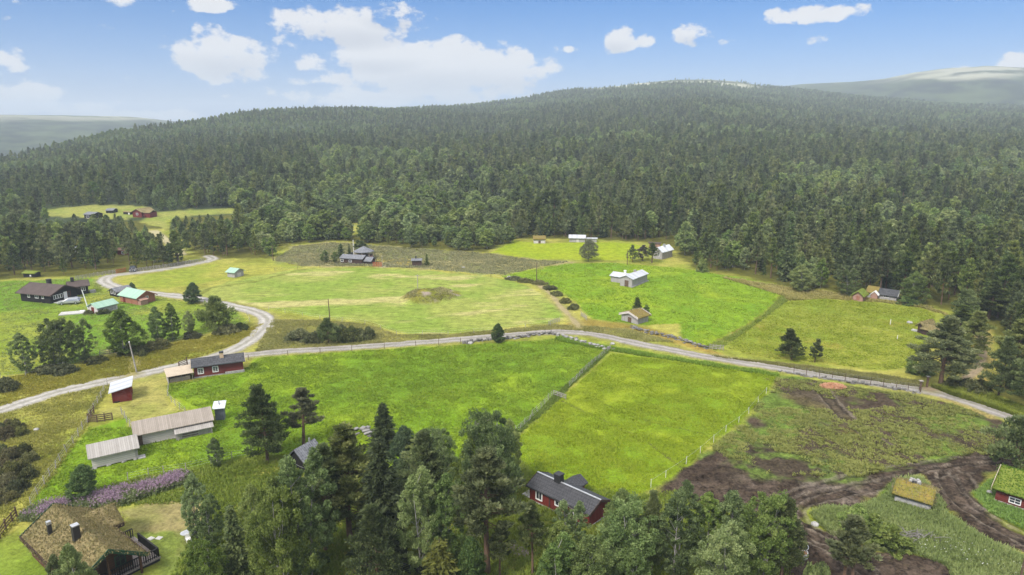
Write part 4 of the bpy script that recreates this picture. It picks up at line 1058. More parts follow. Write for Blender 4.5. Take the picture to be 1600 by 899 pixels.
# the rest of the forest: one object per kind of tree
def forest_stuff(name, sel, protos):
    # the models it repeats are three ordinary trees of the forest, standing at its far edge
    ids = np.where(sel)[0]; ids = ids[np.argsort(-fr[ids])]
    objs = []
    for j, pr in enumerate(protos):
        me = pr.single(); o = link(name.replace('_forest', '_tree'), me); i = ids[j * 7 + 3]
        o.location = (fx[i], fy[i], fz[i]); s = hgt[i] / pr.H; o.scale = (s, s, s)
        w_ = {'p': 'pine', 'b': 'birch', 's': 'spruce'}[name[0]]
        tag(o, f'distant {w_} on the crest of the forested hill', 'tree', f'{w_} trees on the crest of the hill'); objs.append(o)
        sel[i] = False
    ids = np.where(sel)[0]
    V = np.stack([fx[ids], fy[ids], fz[ids] - .1], 1)
    me = bpy.data.meshes.new(name); me.vertices.add(len(V)); me.vertices.foreach_set('co', V.astype(np.float32).ravel())
    pk = RNG.integers(0, len(protos), len(ids))
    for nm_, arr, ty in (('pick', pk, 'INT'), ('turn', RNG.uniform(0, 6.28, len(ids)), 'FLOAT'), ('tall', hgt[ids], 'FLOAT'), ('wide', wsc[ids], 'FLOAT')):
        a = me.attributes.new(nm_, ty, 'POINT'); a.data.foreach_set('value', arr.astype(np.int32 if ty == 'INT' else np.float32))
    o = link(name, me); tag(o, f'{name.replace("_", " ")} covering the hill', kind='stuff'); del o['label']
    ng = bpy.data.node_groups.new(name, 'GeometryNodeTree')
    ng.interface.new_socket('Geometry', in_out='INPUT', socket_type='NodeSocketGeometry'); ng.interface.new_socket('Geometry', in_out='OUTPUT', socket_type='NodeSocketGeometry')
    gi = ng.nodes.new('NodeGroupInput'); go = ng.nodes.new('NodeGroupOutput'); jn = ng.nodes.new('GeometryNodeJoinGeometry'); L = ng.links.new
    def att(nm_, ty):
        n = ng.nodes.new('GeometryNodeInputNamedAttribute'); n.data_type = ty; n.inputs[0].default_value = nm_
        return n.outputs[0]
    for j, (pr, po) in enumerate(zip(protos, objs)):
        cp = ng.nodes.new('FunctionNodeCompare'); cp.data_type = 'INT'; cp.operation = 'EQUAL'
        L(att('pick', 'INT'), cp.inputs[2]); cp.inputs[3].default_value = j
        oi = ng.nodes.new('GeometryNodeObjectInfo'); oi.transform_space = 'ORIGINAL'; oi.inputs[0].default_value = po; oi.inputs[1].default_value = True
        ip = ng.nodes.new('GeometryNodeInstanceOnPoints'); L(gi.outputs[0], ip.inputs[0]); L(cp.outputs[0], ip.inputs[1]); L(oi.outputs['Geometry'], ip.inputs[2])
        cr = ng.nodes.new('ShaderNodeCombineXYZ'); L(att('turn', 'FLOAT'), cr.inputs[2])
        L(cr.outputs[0], ip.inputs['Rotation'])
        d1 = ng.nodes.new('ShaderNodeMath'); d1.operation = 'DIVIDE'; L(att('tall', 'FLOAT'), d1.inputs[0]); d1.inputs[1].default_value = pr.H
        m1 = ng.nodes.new('ShaderNodeMath'); m1.operation = 'MULTIPLY'; L(d1.outputs[0], m1.inputs[0]); L(att('wide', 'FLOAT'), m1.inputs[1])
        cs = ng.nodes.new('ShaderNodeCombineXYZ'); L(m1.outputs[0], cs.inputs[0]); L(m1.outputs[0], cs.inputs[1]); L(d1.outputs[0], cs.inputs[2])
        L(cs.outputs[0], ip.inputs['Scale']); L(ip.outputs[0], jn.inputs[0])
    L(jn.outputs[0], go.inputs[0])
    md = o.modifiers.new('scatter', 'NODES'); md.node_group = ng
for k, nm_, ps_ in ((0, 'pine_forest', PF), (1, 'birch_forest', BF), (2, 'spruce_forest', SF)):
    forest_stuff(nm_, (kind == k) & ~mask, ps_)
print('forest', len(fx), 'individual', len(ind))
# ================================================================== BUILDINGS
M_SILVER = mat_boards('grey_weathered_logs', (.47, .43, .41), (.68, .63, .60), 'z', .24, .10)
M_SILVERB = mat_boards('grey_weathered_boards', (.27, .25, .24), (.45, .425, .41), 'h', .18, .08)
M_SHAKE = mat_boards('bleached_board_roof', (.24, .205, .17), (.37, .325, .28), 'x', .22, .07, rough=.9)
M_SHAKE2 = mat_boards('grey_board_roof', (.27, .25, .225), (.42, .395, .365), 'x', .24, .07, rough=.9)
M_RED = mat_boards('falu_red_boards', (.115, .018, .014), (.17, .032, .024), 'h', .16, .07, var=.35)
M_REDL = mat_boards('dark_red_logs', (.12, .026, .022), (.17, .042, .034), 'z', .23, .09, var=.4)
M_BRN = mat_boards('dark_brown_boards', (.052, .033, .027), (.085, .055, .044), 'h', .16, .07, var=.35)
M_BRNL = mat_boards('brown_logs', (.085, .045, .028), (.14, .075, .045), 'z', .24, .09, var=.4)
M_BLK = mat_boards('black_stained_boards', (.012, .011, .011), (.024, .022, .021), 'h', .16, .07, var=.35)
M_RUST = mat_boards('orange_brown_boards', (.25, .105, .065), (.36, .17, .11), 'h', .2, .07, var=.4)
M_PINKISH = mat_boards('faded_red_boards', (.30, .17, .13), (.42, .26, .20), 'z', .22, .08, var=.4)
M_TILE = mat_tiles('dark_roof_tiles', (.040, .040, .044), (.056, .056, .062), .30, .36)
M_SLATE = mat_tiles('black_slate_roof', (.040, .041, .045), (.075, .076, .082), .55, .42, .7)
M_FELT = mat_worn('brown_roof_felt', (.070, .052, .048), (.105, .082, .074), .8, .9, .15, fine=20)
M_FELTB = mat_tiles('grey_shingle_roof', (.13, .135, .15), (.20, .205, .22), .6, .3, .7)
M_GREEN = mat_metal_roof('mint_green_sheet_roof', (.25, .40, .30), (.32, .47, .37), 'X', .4, .55)
M_GREENY = mat_metal_roof('mint_green_sheet_roof_across', (.25, .40, .30), (.32, .47, .37), 'Y', .4, .55)
M_METAL = mat_metal_roof('pale_corrugated_roof', (.36, .375, .40), (.52, .535, .57), 'X', .62, .5, rust=(.42, .35, .27))
M_METALY = mat_metal_roof('pale_corrugated_roof_across', (.36, .375, .40), (.52, .535, .57), 'Y', .62, .5, rust=(.46, .40, .33))
M_WHITER = mat_metal_roof('white_sheet_roof', (.48, .50, .54), (.64, .66, .70), 'Y', .7, .4)
M_TURFB = mat_worn('dry_turf', (.14, .125, .05), (.28, .22, .115), .9, 1, .02, fine=9, bstr=.9)
M_TURFG = mat_worn('green_turf', (.13, .18, .03), (.20, .22, .045), .8, 1, .02, fine=9, bstr=.9)
M_MOSS = mat_worn('mossy_turf', (.15, .16, .03), (.27, .19, .05), .7, 1, .02, fine=8, bstr=.9)
M_RUSTTURF = mat_worn('rusty_turf', (.17, .12, .045), (.22, .19, .05), .8, 1, .02, fine=8, bstr=.9)
M_WHITE = mat_worn('white_paint', (.70, .69, .66), (.80, .79, .77), 3, .6, .3)
M_GLASS, nt, out = newmat('window_glass')
principled(nt, out, (.03, .036, .045), .12, .5)
M_STONE = mat_worn('field_stone', (.22, .21, .20), (.44, .43, .41), 2.2, .95, .1, fine=5, bstr=.8)
M_CONC = mat_worn('concrete', (.36, .35, .33), (.50, .49, .46), 1.5, .9, .15, fine=8, bstr=.3)
M_CHIMB = mat_worn('black_chimney_sheet', (.018, .018, .019), (.035, .035, .037), 4, .5, .4)
M_CHIMT = mat_worn('tan_plaster', (.46, .33, .21), (.58, .44, .30), 4, .9, .1, bstr=.5)
M_STEEL = mat_worn('galvanised_steel', (.45, .46, .47), (.60, .61, .62), 4, .35, .5, metal=.6)
M_TAN = mat_worn('tan_roofing_sheet', (.40, .33, .25), (.50, .42, .32), 1.2, .8, .15, fine=9)
M_DGREEN = mat_worn('dark_green_paint', (.018, .060, .032), (.03, .085, .045), 3, .6, .3)
M_DECK = mat_boards('grey_brown_deck', (.26, .22, .20), (.38, .33, .31), 'y', .14, .08)
M_FENCE = mat_worn('grey_fence_wood', (.24, .22, .19), (.42, .39, .35), 4, .95, .1, fine=15)
M_BRNW = mat_worn('brown_stained_wood', (.085, .055, .038), (.15, .10, .07), 4, .85, .15, fine=15)
M_ORANGEW = mat_worn('orange_red_paint', (.33, .085, .035), (.42, .13, .055), 4, .8, .2, fine=12)
M_BLUEG = mat_worn('blue_grey_paint', (.12, .135, .155), (.16, .175, .20), 3, .7, .2)
M_BLACKW = mat_worn('black_stained_wood', (.012, .012, .012), (.028, .026, .025), 3, .7, .2)

def ridge_fit(A, B, vE, vR, slope=24, o=.4, hw=None, d=None):
    """plan of a gabled house from the photo: front wall foot A-B, eave line at row vE, ridge at row vR"""
    a, b = at(*A), at(*B); L = math.hypot(b[0] - a[0], b[1] - a[1]); ang = math.atan2(b[1] - a[1], b[0] - a[0])
    y = np.array([-math.sin(ang), math.cos(ang)]); m = (a[:2] + b[:2]) / 2; z0 = (a[2] + b[2]) / 2; tn = math.tan(math.radians(slope))
    pe = m - y * o
    ze = zsolve(pe[1], vE) - z0
    lo, hi = .5, 9
    for _ in range(40):
        md = (lo + hi) / 2; p = m + y * md; z = z0 + ze + (md + o) * tn
        if proj((p[0], p[1], z))[1] > vR: lo = md
        else: hi = md
    return dict(a=a, L=L, ang=ang, D=2 * lo, hw=max(ze + o * tn, .8), rise=lo * tn)

def gable_walls(mb, x0, x1, y0, y1, z0, hw, rise, axis, m=0):
    if axis == 'x':
        ym = (y0 + y1) / 2; mb.extr([(y0, z0), (y1, z0), (y1, hw), (ym, hw + rise), (y0, hw)], x0, x1, 'x', m)
    else:
        xm = (x0 + x1) / 2; mb.extr([(x0, z0), (x1, z0), (x1, hw), (xm, hw + rise), (x0, hw)], y0, y1, 'y', m)

def gable_roof(mb, x0, x1, y0, y1, hw, rise, axis, o=.4, og=.35, t=.14, m=0, lift=.012):
    h0, h1 = (y0, y1) if axis == 'x' else (x0, x1)
    hm = (h0 + h1) / 2; s = rise / (hm - h0); ze = hw - o * s + lift; zr = hw + rise + lift
    c = math.sqrt(1 + s * s)
    prof = [(h0 - o, ze), (hm, zr), (h1 + o, ze), (h1 + o, ze + t * c), (hm, zr + t * c), (h0 - o, ze + t * c)]
    caps = [(0, 1, 4, 5), (1, 2, 3, 4)]
    if axis == 'x': mb.extr(prof, x0 - og, x1 + og, 'x', m, caps)
    else: mb.extr(prof, y0 - og, y1 + og, 'y', m, caps)
    return ze, zr + t * c

def barge(mb, x0, x1, y0, y1, hw, rise, axis, o=.4, og=.35, t=.14, w=.05, m=0, both=True):
    h0, h1 = (y0, y1) if axis == 'x' else (x0, x1)
    hm = (h0 + h1) / 2; s = rise / (hm - h0); ze = hw - o * s; zr = hw + rise; c = math.sqrt(1 + s * s)
    lo, hi = -.10, t * c + .05
    e = .03
    prof = [(h0 - o - e, ze + lo), (hm, zr + lo), (h1 + o + e, ze + lo), (h1 + o + e, ze + hi), (hm, zr + hi), (h0 - o - e, ze + hi)]
    caps = [(0, 1, 4, 5), (1, 2, 3, 4)]
    ends = ((x0 - og - w - .003, x0 - og - .003), (x1 + og + .003, x1 + og + w + .003)) if axis == 'x' else ((y0 - og - w - .003, y0 - og - .003), (y1 + og + .003, y1 + og + w + .003))
    for a, b in (ends if both else ends[:1]): mb.extr(prof, a, b, axis, m, caps)

def window(root, face, pos, z, w, h, fm, bars=(1, 1), fixed=0.0, name='window', fr=.09):
    """a framed window with bars on the front ('f', y = fixed), left ('l', x = fixed) or right ('r') wall, and its pane"""
    def put(mb, a0, a1, z0, z1, d0, d1):
        if face == 'f': mb.box(a0, a1, fixed - d1, fixed - d0, z0, z1)
        elif face == 'b': mb.box(a0, a1, fixed + d0, fixed + d1, z0, z1)
        elif face == 'l': mb.box(fixed - d1, fixed - d0, a0, a1, z0, z1)
        else: mb.box(fixed + d0, fixed + d1, a0, a1, z0, z1)
    mb = MB(); x0, x1, z0, z1 = pos - w / 2, pos + w / 2, z - h / 2, z + h / 2
    put(mb, x0, x0 + fr, z0, z1, -.02, .06); put(mb, x1 - fr, x1, z0, z1, -.02, .06)
    put(mb, x0 + fr, x1 - fr, z1 - fr, z1, -.02, .06); put(mb, x0 + fr, x1 - fr, z0, z0 + fr, -.02, .075)
    for i in range(bars[0]):
        c = x0 + (x1 - x0) * (i + 1) / (bars[0] + 1); put(mb, c - .025, c + .025, z0 + fr, z1 - fr, .012, .045)
    for i in range(bars[1]):
        c = z0 + (z1 - z0) * (i + 1) / (bars[1] + 1); put(mb, x0 + fr, x1 - fr, c - .02, c + .02, .014, .042)
    f = mb.build(name, fm, root)
    g = MB(); put(g, x0 + fr, x1 - fr, z0 + fr, z1 - fr, -.01, .010); g.build('pane', M_GLASS, f)
    return f

def door(root, face, pos, z0, w, h, m, fixed=0.0):
    mb = MB(); hb_ = MB()
    if face == 'f': mb.box(pos - w / 2, pos + w / 2, fixed - .05, fixed + .02, z0, z0 + h); hb_.box(pos + w * .32, pos + w * .38, fixed - .11, fixed - .05, z0 + h * .48, z0 + h * .52)
    elif face == 'l': mb.box(fixed - .05, fixed + .02, pos - w / 2, pos + w / 2, z0, z0 + h); hb_.box(fixed - .11, fixed - .05, pos + w * .32, pos + w * .38, z0 + h * .48, z0 + h * .52)
    else: mb.box(fixed - .02, fixed + .05, pos - w / 2, pos + w / 2, z0, z0 + h); hb_.box(fixed + .05, fixed + .11, pos + w * .32, pos + w * .38, z0 + h * .48, z0 + h * .52)
    d = mb.build('door', m, root); hb_.build('handle', M_STEEL, d); return d

def chimney(root, x, y, zb, zt, w, m, cap=None, d=None, over=.06, ct=.12):
    d = d or w
    mb = MB(); mb.box(x - w / 2, x + w / 2, y - d / 2, y + d / 2, zb, zt - ct)
    c = mb.build('chimney', m, root)
    k = MB(); k.box(x - w / 2 - over, x + w / 2 + over, y - d / 2 - over, y + d / 2 + over, zt - ct + .002, zt); k.build('chimney_cap', cap or m, c); return c

def turf(root, x0, x1, y0, y1, hw, rise, axis, m, o=.4, og=.35, t=.28, seed=0, blades=0, name='turf_roof', bm=None):
    """a thick uneven sod roof over a gable"""
    h0, h1 = (y0, y1) if axis == 'x' else (x0, x1); g0, g1 = (x0 - og, x1 + og) if axis == 'x' else (y0 - og, y1 + og)
    hm = (h0 + h1) / 2; s = rise / (hm - h0); n = 24; k = max(8, int((g1 - g0) / .35))
    hh = np.linspace(h0 - o, h1 + o, n + 1); gg = np.linspace(g0, g1, k + 1); g = np.random.default_rng(seed)
    Hh, Gg = np.meshgrid(hh, gg, indexing='ij')
    base = hw + rise - np.abs(Hh - hm) * s + .014
    top = base + t * (.8 + .5 * vnoise(Hh + seed, Gg, .8, seed)) + .05 * g.normal(size=Hh.shape)
    edge = np.minimum.reduce([Hh - hh[0], hh[-1] - Hh, Gg - g0, g1 - Gg]); top = np.where(edge < .02, base + t * .75, top)
    def pk(z): return np.stack([Gg, Hh, z], -1).reshape(-1, 3) if axis == 'x' else np.stack([Hh, Gg, z], -1).reshape(-1, 3)
    V = np.concatenate([pk(top), pk(base)]); nn = (n + 1) * (k + 1); I = np.arange(nn).reshape(n + 1, k + 1)
    q = np.stack([I[:-1, :-1], I[1:, :-1], I[1:, 1:], I[:-1, 1:]], -1).reshape(-1, 4)
    Q = [q, q[:, ::-1] + nn]
    for ring in (I[0], I[-1][::-1], I[:, 0][::-1], I[:, -1]):
        Q.append(np.stack([ring[:-1], ring[1:], ring[1:] + nn, ring[:-1] + nn], -1))
    me = npmesh(name, V, None, [m], Q=np.concatenate(Q), smooth_=True); ob = link(name, me, root)
    if blades:
        P = pk(top)[g.integers(0, nn, blades)] + g.normal(size=(blades, 3)) * np.array([.15, .15, .02])
        ax = np.tile([0, 0, 1.], (blades, 1)) + g.normal(size=(blades, 3)) * .5
        Vb, tb = leaves(g, P, np.full(blades, .085), 1.9, 0, axis=ax, tint=np.clip(g.normal(.5, .22, blades), 0, 1))
        link('roof_grass', npmesh('roof_grass', Vb, np.arange(len(Vb)).reshape(-1, 3), [bm or M_DRYG], tint=tb), ob)
    return ob
M_DRYG = mat_foliage('dry_grass', (.13, .14, .045), (.245, .205, .095), (.33, .27, .145), .3)
M_LUSH = mat_foliage('lush_grass', (.10, .165, .022), (.155, .22, .032), (.22, .27, .05), .35)

def house(name, label, fit, axis, wall, roof, o=.4, og=.35, t=.14, cat='building', bargem=None, corner=None, z0=-.25, plinth=None, group=None, turfm=None, seed=1, blades=0, bm=None, wallz=None):
    a, L, D = fit['a'], fit['L'], fit['D']; hw, rise = fit['hw'], fit['rise']
    r = thing(name, label, cat, tuple(a), fit['ang'], group)
    mb = MB(); gable_walls(mb, 0, L, 0, D, wallz if wallz is not None else z0, hw, rise, axis); mb.build('wall', wall, r)
    if plinth:
        p = MB(); p.box(-.06, L + .06, -.06, D + .06, -.4, plinth); p.build('foundation', M_STONE, r)
    if turfm: turf(r, 0, L, 0, D, hw, rise, axis, turfm, o, og, seed=seed, blades=blades, bm=bm)
    else:
        mb = MB(); gable_roof(mb, 0, L, 0, D, hw, rise, axis, o, og, t); mb.build('roof', roof, r)
    if bargem:
        mb = MB(); barge(mb, 0, L, 0, D, hw, rise, axis, o, og, t if not turfm else .30); mb.build('bargeboard', bargem, r)
    if corner:
        for (x, y) in ((0, 0), (L, 0), (0, D), (L, D)):
            c = MB(); c.box(x - .07, x + .07, y - .07, y + .07, z0 + .02, hw - .02); c.build('corner_board', corner, r)
    return r, L, D, hw, rise

# ---- 1 the long grey barn with its lean-to, 2 the smaller grey barn
f = ridge_fit((214, 697.5), (332, 672.5), 669.5, 648, 25)
r, L, D, hw, rise = house('log_barn', 'longest grey log barn with a bleached board roof and a lean-to on its front', f, 'x', M_SILVER, M_SHAKE, o=.45, og=.3, t=.10, cat='barn')
mb = MB(); mb.box(.5 * L, L - .1, -.75, -.003, -.2, hw - .78); mb.build('lean_to_wall', M_SILVERB, r)
mb = MB(); mb.extr([(-1.15, hw - .86), (-.06, hw - .33), (-.06, hw - .25), (-1.15, hw - .78)], .5 * L - .15, L + .1, 'x'); mb.build('lean_to_roof', M_SHAKE2, r)
for x in (.52 * L, L - .25):
    mb = MB(); mb.box(x, x + .12, -1.05, -.93, -.2, hw - .82); mb.build('post', M_FENCE, r)
mb = MB()
for i in range(3): mb.box(.58 * L + i * .1, .80 * L, -.83, -.755, .25 + i * .3, .33 + i * .3)
mb.build('wall_planks', M_BRNW, r)
mb = MB(); mb.box(.05, .75, -.06, -.003, 0, hw - .25); mb.build('door', M_BRNW, r)
mb = MB(); mb.box(-.05, .13, -.10, .12, -.2, hw - .2); mb.build('corner_logs', M_SILVERB, r)
f = ridge_fit((145, 734), (215.5, 717.5), 709.5, 688, 25)
r, L, D, hw, rise = house('log_barn', 'shorter grey log barn standing on stones at the left end of the long one', f, 'x', M_SILVER, M_SHAKE2, o=.45, og=.35, t=.10, cat='barn', z0=.18)
for i, x in enumerate((.2, L * .35, L * .68, L - .2)):
    for y in (.1, D - .1):
        mb = MB(); mb.box(x - .28, x + .28, y - .22, y + .22, -.3, .178, rz=.3 * i); mb.build('foundation_stone', M_STONE, r, bevel=.06)
mb = MB(); mb.box(L - .22, L + .08, -.08, .1, .2, hw - .1); mb.build('corner_logs', M_SILVERB, r)
mb = MB(); mb.box(L + .02, L + .9, -.2, .8, -.1, .14); mb.build('stone_step', M_STONE, r, bevel=.04)
# outhouse at its far end
p = at(344, 657)
r = thing('outhouse', 'narrow blue-grey outhouse with a pale roof at the right end of the long barn', 'shed', tuple(p), .25)
MB().box(-.6, .6, 0, 1.2, -.1, 2.0).build('wall', M_BLUEG, r)
mb = MB(); mb.extr([(-.45, 1.95), (1.5, 2.35), (1.5, 2.43), (-.45, 2.03)], -.85, .85, 'x'); mb.build('roof', M_WHITER, r)
MB().box(-.32, .32, -.04, -.003, .05, 1.75).build('door', M_BLUEG, r)
MB().box(-.05, .05, .5, .6, 2.2, 2.75).build('vent_pipe', M_CHIMB, r)
# ---- 3 red shed with a pale single pitch roof
a = at(177, 630); b = at(206, 625.5); L = math.hypot(*(b - a)[:2]); ang = math.atan2(b[1] - a[1], b[0] - a[0])
r = thing('red_shed', 'red board shed with a pale sheet metal single-pitch roof beside the gravel road', 'shed', tuple(a), ang)
D = 4.3
mb = MB(); mb.extr([(0, -.2), (L, -.2), (L, 2.25), (0, 1.75)], 0, D, 'y'); mb.build('wall', M_RED, r)
mb = MB(); mb.extr([(-.45, 1.70), (L + .3, 2.37), (L + .3, 2.46), (-.45, 1.79)], -.4, D + .3, 'y'); mb.build('roof', M_METALY, r)
for x in (0, L):
    MB().box(x - .06, x + .06, -.06, .06, -.1, 1.72 if x == 0 else 2.24).build('corner_board', M_REDL, r)
mb = MB(); mb.box(L * .25, L * .75, -.035, -.003, 0, 1.5); mb.build('door', M_REDL, r)
# ---- 4 dark red log house with slate roof
f = ridge_fit((304, 591.5), (381, 581), 570.5, 557, 28)
r, L, D, hw, rise = house('log_house', 'dark red log house with a black slate roof and a tan chimney', f, 'x', M_REDL, M_SLATE, o=.45, og=.35, t=.12, cat='house', bargem=M_TAN, plinth=.22)
for x in (.135 * L, .43 * L): window(r, 'f', x, hw - 1.0, .95, 1.05, M_WHITE, (1, 2), 0, fr=.12)
mb = MB(); mb.box(.585 * L, .60 * L, -.10, -.003, .2, hw - .1); mb.build('log_joint', M_REDL, r)
chimney(r, .58 * L, D * .42, hw + rise * .5, hw + rise + .85, .62, M_CHIMT, M_CHIMB, .8)
MB().box(.62 * L, L + .12, -.25, .1, -.3, .42).build('stone_footing', M_STONE, r)
# flat tan lean-to at its left end
a = at(264, 600); b = at(304.5, 592.5); L2 = math.hypot(*(b - a)[:2]); ang = math.atan2(b[1] - a[1], b[0] - a[0])
r = thing('woodshed', 'low open woodshed with a flat tan roof leaning against the dark red house', 'shed', tuple(a), ang)
mb = MB(); mb.extr([(-.35, 1.25), (2.9, 1.70), (2.9, 1.78), (-.35, 1.33)], -.25, L2 - .12, 'x'); mb.build('roof', M_TAN, r)
for x in (0, L2 * .5, L2 - .35): MB().box(x, x + .1, 0, .1, -.1, 1.28).build('post', M_FENCE, r)
MB().box(.05, L2 - .2, 2.6, 2.7, -.1, 1.62).build('back_wall', M_BRN, r)
MB().box(-.06, .04, .15, 2.55, -.1, 1.30).build('side_wall', M_SILVERB, r)
mb = MB()
for i in range(42):
    x = .25 + (i % 14) * (L2 - .9) / 14; z = .1 + (i // 14) * .24; mb.beam((x + .1, .35, z), (x + .12 + .05 * (i % 3), .95, z), .2, .2)
mb.build('firewood', M_TAN, r)
# ---- 5 red cabin with tiles in front
f = ridge_fit((829, 782), (920, 826), 783, 760.5, 24)
r, L, D, hw, rise = house('red_cabin', 'red board cabin with a dark tiled roof half hidden by the birches', f, 'x', M_RED, M_TILE, o=.4, og=.35, t=.13, cat='cabin', bargem=M_BRN, corner=M_RED, plinth=.18)
x1 = 1.25
for x, w_, h_ in ((L * .155, 1.0, 1.1), (L * .50, 1.15, .75), (L * .80, 1.0, 1.0)): window(r, 'f', x, hw - .85 if h_ > .9 else hw - .7, w_, h_, M_WHITE, (1, 0), 0, fr=.13)
MB().box(L * .335, L * .35, -.06, -.003, .1, hw - .1).build('board_joint', M_BRN, r)
chimney(r, L * .33, D * .5 + .1, hw + rise - .25, hw + rise + 1.05, .78, M_CHIMB, M_CHIMB)
mb = MB(); mb.box(-.35, L + .35, D / 2 - .09, D / 2 + .09, hw + rise + .13, hw + rise + .20); mb.build('ridge_capping', M_STEEL, r)
mb = MB(); mb.extr([(L * .30, -.2), (L * .50, -.2), (L * .50, hw - .05), (L * .40, hw + .45), (L * .30, hw - .05)], D + .003, D + 1.5, 'y'); mb.build('rear_wing_wall', M_RED, r)
mb = MB(); gable_roof(mb, L * .30, L * .50, D * .72, D + 1.5, hw - .02, .50, 'y', .3, .25, .12); mb.build('rear_wing_roof', M_TILE, r)
MB().box(-1.5, -.1, .2, 1.4, -.1, .16).build('doorstep', M_CONC, r)
door(r, 'l', .85, .18, .85, 1.85, M_BRN, 0)
# ---- 6 turf roofed cabin with veranda, lower left: frame along its ridge
def world_at_z(u, v, z):
    d = ray(u, v); t_ = (z - CAMZ) / d[2]; return np.array([d[0] * t_, d[1] * t_])
R1_, R2_ = world_at_z(86, 797, 4.35), world_at_z(170, 868, 4.35)
ang = math.atan2(R2_[1] - R1_[1], R2_[0] - R1_[0])
r = thing('turf_cabin', 'brown cabin with a dry turf roof, two chimneys and a veranda', 'cabin', (R1_[0], R1_[1], 0), ang)
hw6, rise6, lo_, hi_ = 2.35, 1.75, -2.3, 3.0
mb = MB(); gable_walls(mb, -1.0, 9.1, lo_, hi_, -.3, hw6, rise6, 'x'); mb.build('wall', M_BRNL, r)
turf(r, -1.0, 10.75, lo_, hi_, hw6, rise6, 'x', M_TURFB, .55, .45, .24, 4, 15000)
mb = MB(); barge(mb, -1.0, 10.75, lo_, hi_, hw6, rise6, 'x', .55, .45, .24, w=.07); mb.build('bargeboard', M_DGREEN, r)
for y, n_ in ((lo_ - .62, 'eave_board'), (hi_ + .55, 'eave_board')):
    MB().box(-1.4, 11.15, y, y + .07, hw6 - .52, hw6 - .02).build(n_, M_BRN, r)
mb = MB(); gable_walls(mb, .65, 3.75, .5, 4.15, -.3, hw6 + .0, 1.15, 'y'); mb.build('wing_wall', M_BRNL, r)
turf(r, .65, 3.75, .4, 4.15, hw6 + .02, 1.16, 'y', M_TURFB, .45, .4, .24, 5, 3500, name='wing_turf_roof')
MB().box(4.15, 4.22, 3.45, 4.5, hw6 - .42, hw6 - .02).build('wing_eave_board', M_BRN, r)
MB().box(3.753, 3.79, 3.2, 3.95, .3, 1.95).build('wing_door', M_RED, r)
chimney(r, 2.3, -1.36, 2.9, 4.65, .34, M_CHIMB, M_STEEL, over=.015, ct=.30)
chimney(r, 6.2, -.43, 3.4, 5.35, .58, M_CHIMB, M_STEEL, over=.02, ct=.10)
MB().box(4.4, 10.0, hi_ + .003, 5.15, .28, .45).build('deck', M_DECK, r); MB().box(9.103, 10.0, lo_, hi_, .28, .45).build('porch_deck', M_DECK, r)
MB().box(4.5, 9.95, hi_ + .05, 5.08, -.3, .277).build('deck_skirt', M_BLACKW, r); MB().box(9.15, 9.95, lo_ + .1, hi_, -.3, .277).build('porch_skirt', M_BLACKW, r)
def rail(p, q):
    mb = MB(); p = np.array([*p, 0.]); q = np.array([*q, 0.]); L_ = np.linalg.norm(q - p); n = max(3, int(L_ / .20))
    mb.beam(p + [0, 0, 1.4], q + [0, 0, 1.4], .14, .07); mb.beam(p + [0, 0, .62], q + [0, 0, .62], .06, .08)
    for i in range(n + 1):
        c = p + (q - p) * i / n; mb.beam(c + [0, 0, .45], c + [0, 0, 1.37], .08 if i % 6 else .13, .04)
    mb.build('railing', M_BLACKW, r)
rail((9.9, lo_ + .1), (9.9, 5.05)); rail((5.7, 5.05), (9.9, 5.05)); rail((4.45, 3.5), (4.45, 5.05))
for y in (lo_ + .1, .35, hi_ + .1): MB().box(10.45, 10.62, y - .09, y + .09, -.2, hw6 + (1.2 if y == .35 else -.25)).build('veranda_post', M_BRNL, r)
mb = MB()
for y in (lo_ + .1, hi_ - .1): mb.beam((9.1, y, hw6 - .12), (11.1, y, hw6 - .12), .14, .16)
mb.build('porch_beam', M_BRNL, r)
for y in (-1.1, 1.9): window(r, 'r', y, 1.55, 1.0, 1.2, M_DGREEN, (1, 1), 9.1, fr=.1)
door(r, 'r', .5, .45, .9, 1.85, M_BRN, 9.1)
for x in (1.2, 4.6): window(r, 'f', x, 1.5, .9, 1.0, M_WHITE, (1, 0), lo_, fr=.1)
for i in range(3): MB().box(4.6 + i * .6, 5.2 + i * .6, 5.5 + i * .55, 6.0 + i * .55, -.05, .06, rz=.2 * i).build('paving_stone', M_CONC, r)
# ---- 7 red cabin with green turf roof on the right edge
f = ridge_fit((1554, 782), (1690, 827), 787, 752, 27)
r, L, D, hw, rise = house('red_turf_cabin', 'red log cabin with a thick green turf roof on the right edge', f, 'x', M_REDL, None, o=.45, og=.4, cat='cabin', turfm=M_TURFG, seed=8, blades=9000, bm=M_LUSH, bargem=M_TAN, plinth=.15)
for x in (L * .235, L * .62): window(r, 'f', x, hw - .95, 1.15, .75, M_WHITE, (1, 1), 0)
MB().box(.25, .36, -.07, -.003, .1, hw - .2).build('log_joint', M_REDL, r)
